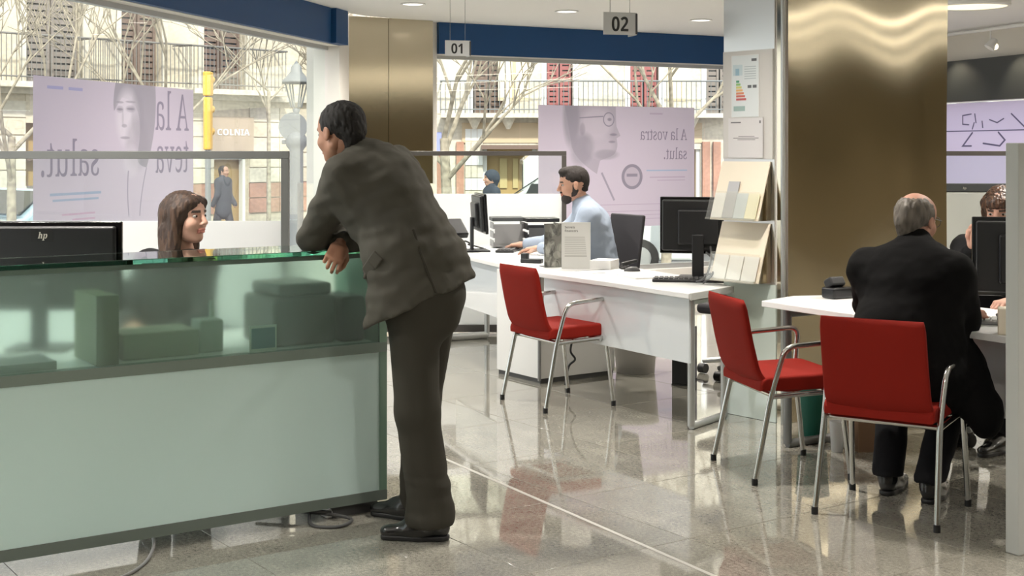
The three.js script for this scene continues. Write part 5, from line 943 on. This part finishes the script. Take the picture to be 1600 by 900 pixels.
// --- standing customer, leaning with folded arms on the counter
{
  const t = thing('person', 'man in a dark grey suit leaning with folded arms on the glass counter', 'person');
  const skin = [0.4, 0.2, 0.125];
  const pelvis = W(-0.335, 0.965, 5.26), waist = W(-0.4, 1.13, 5.28), chest = W(-0.515, 1.325, 5.33), neck = W(-0.6, 1.475, 5.36), head = W(-0.69, 1.57, 5.37);
  const shL = W(-0.655, 1.395, 5.235), elL = W(-0.808, 1.15, 5.44), wrL = W(-0.66, 1.15, 5.66), shR = W(-0.475, 1.43, 5.5), elR = W(-0.585, 1.16, 5.67), wrR = W(-0.69, 1.125, 5.41);
  const hipL = W(-0.385, 0.93, 5.19), knL = W(-0.365, 0.5, 5.165), anL = W(-0.31, 0.09, 5.19), hipR = W(-0.305, 0.93, 5.33), knR = W(-0.37, 0.5, 5.4), anR = W(-0.375, 0.09, 5.48);
  const look = V(-0.76, -0.16, -0.66);
  const side = V(-0.72, 0, 0.69), front = V(-0.69, 0, -0.72), F3 = [front.x, front.y, front.z];
  const HF = headFrame(head, look, 0.06, 1.0), skullBase = V(0, -0.05, -0.03).applyMatrix4(HF);
  const core = meshSdf([bone(pelvis, waist, 0.115, 0.1, 0.06), bone(waist, chest, 0.1, 0.12, 0.06), bone(chest, neck, 0.11, 0.055, 0.06), bone(neck, skullBase, 0.054, 0.052, 0.03), bone(shL, shR, 0.05, 0.05, 0.05), bone(shL, elL, 0.045, 0.036, 0.02), bone(elL, wrL, 0.038, 0.027, 0.02), bone(shR, elR, 0.045, 0.036, 0.02), bone(elR, wrR, 0.038, 0.027, 0.02), bone(hipL, knL, 0.075, 0.05, 0.03), bone(knL, anL, 0.05, 0.035, 0.02), bone(hipR, knR, 0.075, 0.05, 0.03), bone(knR, anR, 0.05, 0.035, 0.02), bone(anL, W(-0.36, 0.045, 5.19), 0.033, 0.022, 0.02), bone(anR, W(-0.42, 0.045, 5.49), 0.033, 0.022, 0.02)], 0.013);
  obj('body', bodyJoin([painted(core, () => skin), headGeo(HF, skin), handGeo(wrR, W(-0.715, 1.05, 5.32).sub(wrR), V(-0.2, -0.35, -0.8), 1, [0.85, 1.1, 0.7], skin, 0.92), handGeo(wrL, V(0.5, -0.05, -0.5), V(0, -1, 0), -1, [0.2, 0.3, 0.2], skin)]), skinMat, t);
  eyes(t, HF);
  const hairShape = [ell([0, 0.043, -0.022], [0.083, 0.086, 0.104], 0.01), bone([0, -0.01, -0.085], [0, -0.062, -0.072], 0.05, 0.035, 0.03), minus(ell([0, -0.062, 0.085], [0.09, 0.115, 0.1], 0.01)), minus(ell([0.09, -0.055, -0.0], [0.03, 0.06, 0.035], 0.006)), minus(ell([-0.09, -0.055, -0.0], [0.03, 0.06, 0.035], 0.006)), minus(ell([0, -0.14, -0.02], [0.09, 0.06, 0.07], 0.02))];
  const hg = meshSdf(hairShape, 0.005, strands(0.006, 130)).applyMatrix4(HF);
  obj('hair', painted(hg, (x, y, z) => (perlin.noise(x * 60, y * 60, z * 60) > 0.5 ? [0.03, 0.027, 0.023] : [0.011, 0.009, 0.008])), new THREE.MeshPhysicalMaterial({ color: lin(1, 1, 1), vertexColors: true, roughness: 0.8 }), t);
  obj('shirt_collar', meshSdf([bone(lerp3(neck, skullBase, 0.05), lerp3(neck, skullBase, 0.42), 0.069, 0.064, 0.01), cut(lerp3(neck, skullBase, 0.5), skullBase.clone().sub(neck))], 0.006), mat([0.75, 0.75, 0.76], 0.7), t);
  const suit = clothMat([0.068, 0.064, 0.052], 0.8), trouser = clothMat([0.04, 0.037, 0.029], 0.82);
  // jacket: trunk flattened front to back, sleeves, skirt and a back vent
  const axis = neck.clone().sub(pelvis).normalize();
  const hemC = W(-0.345, 0.885, 5.26), vent = W(-0.225, 0.98, 5.24);
  const jacket = [
    bone(lerp3(pelvis, waist, -0.55), waist, 0.2, 0.168, 0.06, [F3, 0.76]), bone(waist, chest, 0.172, 0.19, 0.06, [F3, 0.72]), bone(chest, lerp3(chest, neck, 0.7), 0.17, 0.1, 0.08, [F3, 0.8]),
    bone(shL, shR, 0.083, 0.085, 0.07), bone(lerp3(neck, skullBase, -0.1), lerp3(neck, skullBase, 0.16), 0.083, 0.074, 0.03),
    bone(chest.clone().add(front.clone().multiplyScalar(-0.06)), lerp3(waist, pelvis, 0.3).add(front.clone().multiplyScalar(-0.045)), 0.12, 0.12, 0.08),
    bone(shL, lerp3(shL, elL, 0.5), 0.082, 0.07, 0.03), bone(lerp3(shL, elL, 0.5), elL, 0.07, 0.062, 0.02), bone(elL, lerp3(elL, wrL, 0.9), 0.062, 0.05, 0.02),
    bone(shR, elR, 0.08, 0.062, 0.04), bone(elR, lerp3(elR, wrR, 0.85), 0.06, 0.047, 0.02),
    bone(lerp3(pelvis, waist, 0.1).add(front.clone().multiplyScalar(0.06)), W(-0.49, 0.8, 5.21), 0.13, 0.085, 0.06, [F3, 0.75]),
    bone(W(-0.45, 1.1, 5.2), W(-0.42, 0.82, 5.16), 0.12, 0.13, 0.06), bone(W(-0.3, 1.05, 5.3), W(-0.285, 0.9, 5.3), 0.13, 0.13, 0.06),
    cut(W(-0.19, 0.985, 5.25), V(0.46, -1, 0.05), 0.006), cut(lerp3(elR, wrR, 0.86), wrR.clone().sub(elR).normalize(), 0.003),
  ];
  jacket.pop();
  const creases = (x, y, z) => 0.009 * perlin.noise(x * 4 + y * 14, y * 18 - x * 12, z * 6) + 0.005 * perlin.noise(x * 22 + y * 12, y * 11 - x * 8, z * 20);
  const j = wear('jacket', jacket, 0.0095, suit, t, creases, 'dark grey suit jacket');
  // vent flap, pocket flap, sleeve buttons as pieces of the jacket
  const onJacket = (x, y, far, n) => { let p = W(x, y, far); for (let i = 0; i < 40; i++) { const d = sdf(jacket, p.x, p.y, p.z); p.addScaledVector(n, clamp(d * 0.7, -0.02, 0.02)); } return p; };
  const toCam = V(0, 0, -1);
  const ribbon = (pts, w, th, dirOut) => { const g = []; for (let i = 0; i + 1 < pts.length; i++) { const a = pts[i], b = pts[i + 1], z = b.clone().sub(a), l = z.length(); z.normalize(); const x = dirOut.clone().cross(z).normalize(), y = z.clone().cross(x); g.push(rbox(w, th, l + 0.006, th * 0.4).applyMatrix4(new THREE.Matrix4().makeBasis(x, y, z).setPosition(a.clone().lerp(b, 0.5)))); } return g; };
  const pk = [[-0.575, 1.0], [-0.555, 1.035], [-0.53, 1.07], [-0.505, 1.105]].map(([x, y]) => onJacket(x, y, 5.0, toCam));
  obj('pocket_flap', ribbon(pk, 0.052, 0.016, V(-0.3, 0.2, 1)), suit, j);
  const vt = [[-0.375, 1.2], [-0.35, 1.12], [-0.32, 1.04], [-0.29, 0.965]].map(([x, y]) => onJacket(x, y, 5.0, toCam));
  obj('back_vent', ribbon(vt, 0.01, 0.008, V(0.2, 0.2, 1)), trouser, j);
  obj('collar', meshSdf([bone(lerp3(neck, skullBase, 0.0), lerp3(neck, skullBase, 0.3), 0.088, 0.08, 0.02), minus(bone(lerp3(neck, skullBase, -0.5), lerp3(neck, skullBase, 0.8), 0.07, 0.068, 0.01), 0.004), cut(lerp3(neck, skullBase, 0.32), skullBase.clone().sub(neck).normalize().add(V(0, 0, 0)), 0.004), cut(lerp3(neck, skullBase, 0.1).add(front.clone().multiplyScalar(0.05)), front, 0.004)], 0.006), suit, j);
  const trousers = [bone(lerp3(pelvis, waist, 0.2), pelvis, 0.135, 0.148, 0.05, [F3, 0.85]), bone(hipL, hipR, 0.11, 0.11, 0.05), bone(pelvis.clone().add(front.clone().multiplyScalar(-0.055)).setY(0.93), pelvis.clone().add(front.clone().multiplyScalar(-0.05)).setY(0.86), 0.105, 0.1, 0.06), bone(hipL, knL, 0.104, 0.086, 0.05), bone(knL, anL, 0.084, 0.086, 0.03), bone(anL, W(-0.33, 0.08, 5.19), 0.08, 0.08, 0.03), bone(hipR, knR, 0.1, 0.08, 0.04), bone(knR, anR, 0.082, 0.08, 0.03), cut(V(0, 0.055, 0), V(0, -1, 0), 0.004)];
  const legFolds = (x, y, z) => 0.005 * perlin.noise(x * 12, y * 6, z * 12) + (y < 0.28 ? 0.006 * perlin.noise(x * 8, y * 30, z * 8) : 0);
  wear('trousers', trousers, 0.0095, trouser, t, legFolds, 'dark grey suit trousers');
  shoe(t, W(-0.24, 0, 5.185), V(-1, 0, -0.06)); shoe(t, W(-0.33, 0, 5.45), V(-0.93, 0, -0.36));
}
// generic seated figure
function seated(label, o) {
  const t = thing('person', label, 'person'), s = o.skin, J = o.j, f = V(o.f[0], 0, -o.f[1]).normalize(), F3 = [f.x, f.y, f.z], HF = headFrame(J.head, o.look, o.roll ?? 0, o.headScale ?? 1), base = V(0, -0.05, -0.03).applyMatrix4(HF), c = o.thick ?? 1;
  const st = [bone(J.hip, J.chest, 0.12 * c, 0.12 * c, 0.06), bone(J.chest, J.neck, 0.11 * c, 0.05, 0.06), bone(J.neck, base, 0.05 * (o.neckR ?? 1), 0.05 * (o.neckR ?? 1), 0.03), bone(J.shL, J.shR, 0.05, 0.05, 0.05)];
  for (const q of ['L', 'R']) {
    st.push(bone(J['sh' + q], J['el' + q], 0.045, 0.036, 0.02), bone(J['el' + q], J['wr' + q], 0.037, 0.027, 0.02));
    if (J['kn' + q]) st.push(bone(J.hip, J['kn' + q], 0.075, 0.055, 0.05), bone(J['kn' + q], J['an' + q], 0.052, 0.036, 0.02), bone(J['an' + q], J['an' + q].clone().addScaledVector(f, 0.09).setY(0.045), 0.033, 0.022, 0.02));
  }
  const list = [painted(meshSdf(st, 0.014), () => s), headGeo(HF, s, o)];
  for (const q of ['L', 'R']) list.push(handGeo(J['wr' + q], o['hand' + q] ?? J['wr' + q].clone().sub(J['el' + q]), o['palm' + q] ?? V(0, -1, 0), q === 'L' ? 1 : -1, o.curl ?? [0.25, 0.4, 0.25], s, o.handScale ?? 1));
  obj('body', bodyJoin(list), skinMat, t); eyes(t, HF);
  const top = [bone(J.hip.clone().setY(J.hip.y - 0.02), lerp3(J.hip, J.chest, 0.5), 0.185 * c, 0.17 * c, 0.06, [F3, 0.8]), bone(lerp3(J.hip, J.chest, 0.5), J.chest, 0.172 * c, 0.185 * c, 0.06, [F3, 0.74]), bone(J.chest, lerp3(J.chest, J.neck, o.openNeck ? 0.2 : 0.7), o.openNeck ? 0.14 : 0.165 * c, o.openNeck ? 0.1 : 0.09, 0.08, [F3, 0.8]), bone(J.shL, J.shR, 0.078 * c, 0.078 * c, 0.07), ...(o.openNeck ? [] : [bone(J.neck, lerp3(J.neck, base, 0.2), 0.078, 0.07, 0.03)])];
  for (const q of ['L', 'R']) top.push(bone(J['sh' + q], J['el' + q], 0.074 * c, 0.06 * c, 0.03), bone(J['el' + q], lerp3(J['el' + q], J['wr' + q], 0.88), 0.058 * c, 0.044, 0.02));
  if (o.extra) top.push(...o.extra);
  const garment = wear(o.topName, top, 0.0105, o.topMat, t, folds(0.007, 11), o.topLabel);
  if (J.knL) wear('trousers', [bone(J.hip, lerp3(J.hip, J.hip, 0), 0.15 * c, 0.15 * c, 0.05), ...['L', 'R'].flatMap((q) => [bone(J.hip.clone().lerp(J['kn' + q], 0.12), J['kn' + q], 0.105, 0.078, 0.05), bone(J['kn' + q], J['an' + q], 0.076, 0.066, 0.03)]), cut(V(0, 0.085, 0), V(0, -1, 0), 0.004)], 0.012, o.legMat, t, folds(0.005, 12));
  if (J.knL) for (const q of ['L', 'R']) shoe(t, J['an' + q].clone().setY(0).addScaledVector(f, -0.045), o['toe' + q] ?? f, 0);
  return { t, HF, garment, base, f };
}
const hairMat = (c, r = 0.8) => mat(c, r);
// --- customer in black on the red chair
{
  const J = { hip: W(1.655, 0.6, 5.65), chest: W(1.715, 0.9, 5.75), neck: W(1.742, 1.09, 5.8), head: W(1.765, 1.197, 5.86), shL: W(1.56, 0.985, 5.87), shR: W(1.86, 0.98, 5.665), elL: W(1.62, 0.805, 6.1), elR: W(1.925, 0.79, 5.72), wrL: W(1.83, 0.79, 6.22), wrR: W(2.02, 0.785, 5.9), knL: W(1.73, 0.5, 6.05), knR: W(1.95, 0.5, 5.9), anL: W(1.645, 0.1, 5.88), anR: W(1.785, 0.1, 5.74) };
  const coat = mat([0.005, 0.0047, 0.0048], 0.85, { bumpMap: clothBump, bumpScale: 0.0004, specularIntensity: 0.2 });
  const p = seated('heavy-set balding man in a black coat sitting on the red chair', { skin: [0.42, 0.215, 0.15], j: J, f: [0.55, 0.84], look: V(0.78, -0.14, -0.7), thick: 1.16, neckR: 1.15, topName: 'coat', topMat: coat, topLabel: 'black coat with a long skirt', legMat: clothMat([0.009, 0.009, 0.011]),
    extra: [bone(W(1.6, 0.72, 5.66), W(1.7, 0.56, 5.6), 0.17, 0.16, 0.06), bone(W(1.82, 0.64, 5.66), W(1.98, 0.4, 5.6), 0.13, 0.1, 0.08, [[0.6, 0, 0.8], 0.55]), bone(W(1.93, 0.6, 5.72), W(2.02, 0.38, 5.72), 0.08, 0.05, 0.06)] });
  const hg = meshSdf([ell([0, 0.03, -0.022], [0.081, 0.082, 0.104], 0.01), bone([0, -0.02, -0.08], [0, -0.07, -0.066], 0.05, 0.04, 0.03), minus(ell([0, -0.055, 0.09], [0.1, 0.13, 0.105], 0.01)), minus(ell([0, 0.115, -0.045], [0.04, 0.048, 0.052], 0.012)), minus(ell([0.09, -0.055, 0.0], [0.03, 0.055, 0.03], 0.006)), minus(ell([-0.09, -0.055, 0.0], [0.03, 0.055, 0.03], 0.006)), minus(ell([0, -0.15, -0.02], [0.09, 0.06, 0.07], 0.02))], 0.005, strands(0.006, 120)).applyMatrix4(p.HF);
  obj('hair', painted(hg, (x, y, z) => { const n = perlin.noise(x * 50, y * 22, z * 50), k = clamp(0.5 + n); return [0.06 + 0.08 * k, 0.05 + 0.068 * k, 0.04 + 0.055 * k]; }), new THREE.MeshPhysicalMaterial({ color: lin(1, 1, 1), vertexColors: true, roughness: 0.6 }), p.t);
  obj('spectacles', [bar(V(-0.078, 0.012, 0.0), V(-0.062, 0.01, 0.1), 0.0018, 0.0018, 6), bar(V(0.078, 0.012, 0.0), V(0.062, 0.01, 0.1), 0.0018, 0.0018, 6), new THREE.TorusGeometry(0.022, 0.0016, 6, 24).translate(0.032, 0.004, 0.104), new THREE.TorusGeometry(0.022, 0.0016, 6, 24).translate(-0.032, 0.004, 0.104), bar(V(-0.01, 0.008, 0.106), V(0.01, 0.008, 0.106), 0.0016, 0.0016, 6)].map((g) => g.applyMatrix4(p.HF)), M.darkGrey, p.t);
}
// --- clerk in the blue shirt
{
  const J = { hip: W(0.66, 0.6, 9.86), chest: W(0.58, 0.93, 9.83), neck: W(0.515, 1.11, 9.82), head: W(0.448, 1.255, 9.8), shL: W(0.55, 1.03, 9.66), shR: W(0.54, 1.03, 10.02), elL: W(0.4, 0.815, 9.62), elR: W(0.34, 0.83, 10.16), wrL: W(0.2, 0.79, 9.82), wrR: W(0.09, 0.79, 10.25), knL: W(0.32, 0.52, 9.74), knR: W(0.3, 0.52, 10.0), anL: W(0.36, 0.1, 9.76), anR: W(0.34, 0.1, 10.02) };
  const p = seated('bearded clerk in a light blue shirt working at the far desk', { skin: [0.43, 0.235, 0.16], j: J, f: [-0.99, 0.05], look: V(-1, -0.1, 0.08), headScale: 1.06, topName: 'shirt', topMat: clothMat([0.3, 0.35, 0.43], 0.8), topLabel: 'light blue shirt', legMat: clothMat([0.02, 0.022, 0.03]), handR: V(-1, -0.1, -0.1), handL: V(-0.9, -0.1, -0.4), brow: [0.03, 0.02, 0.015] });
  obj('hair', meshSdf([ell([0, 0.05, -0.012], [0.08, 0.08, 0.1], 0.01), ell([0, 0.095, 0.045], [0.055, 0.03, 0.05], 0.02), bone([0, 0.01, -0.06], [0, -0.055, -0.05], 0.05, 0.042, 0.03), minus(ell([0, -0.055, 0.09], [0.09, 0.1, 0.1], 0.01)), minus(ell([0, -0.135, -0.02], [0.1, 0.09, 0.12], 0.02)), minus(ell([0.085, -0.05, 0], [0.03, 0.05, 0.03], 0.006)), minus(ell([-0.085, -0.05, 0], [0.03, 0.05, 0.03], 0.006))], 0.005, strands(0.004, 140)).applyMatrix4(p.HF), hairMat([0.014, 0.009, 0.007]), p.t);
  obj('beard', meshSdf([bone([0, -0.082, 0.05], [0.05, -0.045, -0.008], 0.036, 0.022, 0.02), bone([0, -0.082, 0.05], [-0.05, -0.045, -0.008], 0.036, 0.022, 0.02), ell([0, -0.046, 0.09], [0.026, 0.006, 0.01], 0.008), ell([0, -0.1, 0.062], [0.03, 0.026, 0.026], 0.02), bone([0.06, 0.0, -0.0], [0.053, -0.05, 0.0], 0.016, 0.02, 0.01), bone([-0.06, 0.0, -0.0], [-0.053, -0.05, 0.0], 0.016, 0.02, 0.01), minus(ell([0, -0.061, 0.102], [0.022, 0.009, 0.022], 0.004))], 0.005, strands(0.004, 150)).applyMatrix4(p.HF), hairMat([0.018, 0.011, 0.008], 0.7), p.t);
  obj('shirt_collar', meshSdf([bone(lerp3(J.neck, p.base, 0.0), lerp3(J.neck, p.base, 0.35), 0.07, 0.066, 0.01), cut(lerp3(J.neck, p.base, 0.42), p.base.clone().sub(J.neck).normalize())], 0.007), clothMat([0.28, 0.36, 0.5], 0.8), p.garment);
}
// --- receptionist behind the counter
{
  const J = { hip: W(-1.53, 0.55, 6.13), chest: W(-1.515, 0.87, 6.11), neck: W(-1.5, 1.055, 6.1), head: W(-1.475, 1.198, 6.08), shL: W(-1.375, 0.99, 6.02), shR: W(-1.665, 0.985, 6.18), elL: W(-1.36, 0.76, 5.93), elR: W(-1.74, 0.76, 6.05), wrL: W(-1.42, 0.74, 5.74), wrR: W(-1.64, 0.74, 5.82), knL: W(-1.36, 0.46, 5.85), knR: W(-1.56, 0.46, 5.8), anL: W(-1.4, 0.1, 5.92), anR: W(-1.56, 0.1, 5.9) };
  const p = seated('long-haired receptionist in a dark top looking up at the man', { skin: [0.6, 0.35, 0.26], slim: true, openNeck: true, j: J, f: [0.45, -0.9], look: V(0.9, 0.06, 0.42), thick: 0.84, neckR: 0.85, handScale: 0.9, topName: 'top', topMat: clothMat([0.012, 0.011, 0.012]), topLabel: 'dark top', legMat: clothMat([0.012, 0.012, 0.014]), brow: [0.05, 0.03, 0.02] });
  const hg = meshSdf([ell([0, 0.036, -0.02], [0.084, 0.09, 0.106], 0.01), bone([0.06, 0.03, 0.0], [0.068, -0.17, -0.03], 0.034, 0.03, 0.03), bone([-0.06, 0.03, 0.0], [-0.07, -0.19, -0.03], 0.034, 0.03, 0.03), bone([0, 0.0, -0.08], [0, -0.2, -0.085], 0.065, 0.06, 0.04, [[0, 0, 1], 0.7]), bone([0.04, -0.06, -0.07], [0.045, -0.2, -0.07], 0.045, 0.04, 0.03), bone([-0.04, -0.06, -0.07], [-0.045, -0.2, -0.07], 0.045, 0.04, 0.03), ell([0.03, 0.064, 0.056], [0.042, 0.03, 0.03], 0.02), ell([-0.03, 0.064, 0.056], [0.042, 0.03, 0.03], 0.02), minus(ell([0, -0.022, 0.1], [0.056, 0.082, 0.075], 0.008)), minus(bone([0, -0.09, 0.04], [0, -0.2, 0.03], 0.052, 0.052, 0.01)), cut([0, -0.205, 0], [0, -1, 0], 0.01)], 0.005, strands(0.005, 110)).applyMatrix4(p.HF);
  obj('hair', painted(hg, (x, y, z) => { const n = perlin.noise(x * 70, y * 8, z * 70); return n > 0.15 ? [0.07, 0.036, 0.02] : [0.034, 0.017, 0.01]; }), new THREE.MeshPhysicalMaterial({ color: lin(1, 1, 1), vertexColors: true, roughness: 0.65 }), p.t);
}
// --- woman behind the black monitor
{
  const J = { hip: W(2.58, 0.57, 6.98), chest: W(2.53, 0.88, 6.94), neck: W(2.515, 1.06, 6.92), head: W(2.5, 1.195, 6.88), shL: W(2.63, 0.99, 6.8), shR: W(2.38, 0.99, 7.06), elL: W(2.6, 0.78, 6.62), elR: W(2.28, 0.84, 6.86), wrL: W(2.42, 0.77, 6.52), wrR: W(2.31, 1.02, 6.74), knL: W(2.42, 0.5, 6.68), knR: W(2.28, 0.5, 6.86), anL: W(2.46, 0.1, 6.72), anR: W(2.33, 0.1, 6.9) };
  const p = seated('brown-haired woman in black half hidden by a monitor', { skin: [0.56, 0.32, 0.24], slim: true, j: J, f: [-0.75, -0.65], look: V(-0.5, -0.25, 0.8), thick: 0.9, handScale: 0.9, topName: 'top', topMat: clothMat([0.009, 0.009, 0.01]), topLabel: 'black top', legMat: clothMat([0.012, 0.012, 0.014]), handR: V(-0.25, 0.6, 0.2), palmR: V(0.5, 0, 0.3), curl: [0.6, 0.8, 0.5], brow: [0.05, 0.03, 0.02] });
  obj('hair', painted(meshSdf([ell([0, 0.036, -0.02], [0.084, 0.09, 0.106], 0.01), bone([0.06, 0.03, 0.0], [0.07, -0.1, -0.02], 0.034, 0.03, 0.03), bone([-0.06, 0.03, 0.0], [-0.07, -0.1, -0.02], 0.034, 0.03, 0.03), bone([0, 0.0, -0.08], [0, -0.13, -0.08], 0.06, 0.05, 0.04), ell([0, 0.06, 0.066], [0.06, 0.034, 0.034], 0.02), minus(ell([0, -0.04, 0.1], [0.058, 0.072, 0.075], 0.008)), minus(bone([0, -0.09, 0.04], [0, -0.2, 0.03], 0.05, 0.05, 0.01))], 0.005, strands(0.008, 130)).applyMatrix4(p.HF), (x, y, z) => (perlin.noise(x * 90, y * 14, z * 90) > 0.1 ? [0.11, 0.05, 0.025] : [0.04, 0.02, 0.012])), new THREE.MeshPhysicalMaterial({ color: lin(1, 1, 1), vertexColors: true, roughness: 0.45 }), p.t);
}
// --- passers-by in the street
function passer(label, px, d, fx, fd, coat, trousersC, hood) {
  const t = thing('person', label, 'person', W((px - 800) / FOCAL * d, STREET, d), facing(fx, fd)), H = 1.7, skin = [0.45, 0.26, 0.19];
  const HF = new THREE.Matrix4().setPosition(0, H - 0.12, 0.02);
  const st = [bone([0, 0.95, 0], [0, 1.35, 0], 0.11, 0.12, 0.05), bone([0, 1.4, 0], [0, 1.52, 0], 0.06, 0.05, 0.03), ...[-1, 1].flatMap((s) => [bone([s * 0.17, 1.38, 0], [s * 0.22, 1.1, -0.02 * s], 0.045, 0.036, 0.03), bone([s * 0.22, 1.1, -0.02 * s], [s * 0.22, 0.86, 0.1 * s + 0.03], 0.034, 0.03, 0.02), bone([s * 0.09, 0.92, 0], [s * 0.09, 0.48, s * 0.12], 0.08, 0.055, 0.03), bone([s * 0.09, 0.48, s * 0.12], [s * 0.09, 0.06, s * 0.2 - 0.05], 0.052, 0.036, 0.02), bone([s * 0.09, 0.05, s * 0.2 - 0.05], [s * 0.09, 0.035, s * 0.2 + 0.1], 0.04, 0.03, 0.02)])];
  const hg = headGeo(HF, skin);
  obj('body', bodyJoin([painted(meshSdf(st, 0.018), () => skin), hg]), skinMat, t);
  obj('coat', meshSdf([bone([0, 0.8, 0], [0, 1.3, 0], 0.2, 0.19, 0.06, [[0, 0, 1], 0.72]), bone([-0.15, 1.38, 0], [0.15, 1.38, 0], 0.08, 0.08, 0.06), bone([0, 1.4, 0], [0, 1.47, 0], 0.08, 0.07, 0.03), ...[-1, 1].flatMap((s) => [bone([s * 0.18, 1.37, 0], [s * 0.23, 1.1, -0.02 * s], 0.07, 0.06, 0.03), bone([s * 0.23, 1.1, -0.02 * s], [s * 0.23, 0.9, 0.1 * s + 0.02], 0.058, 0.05, 0.02)])], 0.018, folds(0.008, 10)), clothMat(coat), t);
  obj('trousers', meshSdf([-1, 1].flatMap((s) => [bone([s * 0.08, 0.9, 0], [s * 0.09, 0.48, s * 0.12], 0.1, 0.075, 0.04), bone([s * 0.09, 0.48, s * 0.12], [s * 0.09, 0.1, s * 0.2 - 0.05], 0.075, 0.065, 0.03)]), 0.018), clothMat(trousersC), t);
  obj(hood ? 'hood' : 'hair', meshSdf([ell([0, 0.036, -0.025], [hood ? 0.1 : 0.085, hood ? 0.105 : 0.09, hood ? 0.12 : 0.105], 0.01), bone([0, -0.02, -0.07], [0, -0.12, -0.06], hood ? 0.08 : 0.05, 0.05, 0.04), minus(ell([0, -0.05, 0.1], [0.07, 0.1, 0.09], 0.01))], 0.01).applyMatrix4(HF), hood ? clothMat(coat) : hairMat([0.02, 0.015, 0.01]), t);
}
passer('pedestrian in a dark grey coat in front of the shop window', 349, 27.5, 0.85, -0.4, [0.07, 0.075, 0.09], [0.05, 0.05, 0.06], false);
passer('hooded pedestrian in dark blue beside the white estate car', 768, 20.6, -0.8, -0.3, [0.05, 0.06, 0.08], [0.04, 0.045, 0.06], true);

scene.traverse((o) => { if (o.isMesh) { o.castShadow = true; o.receiveShadow = true; } });
renderer.render(scene, camera);
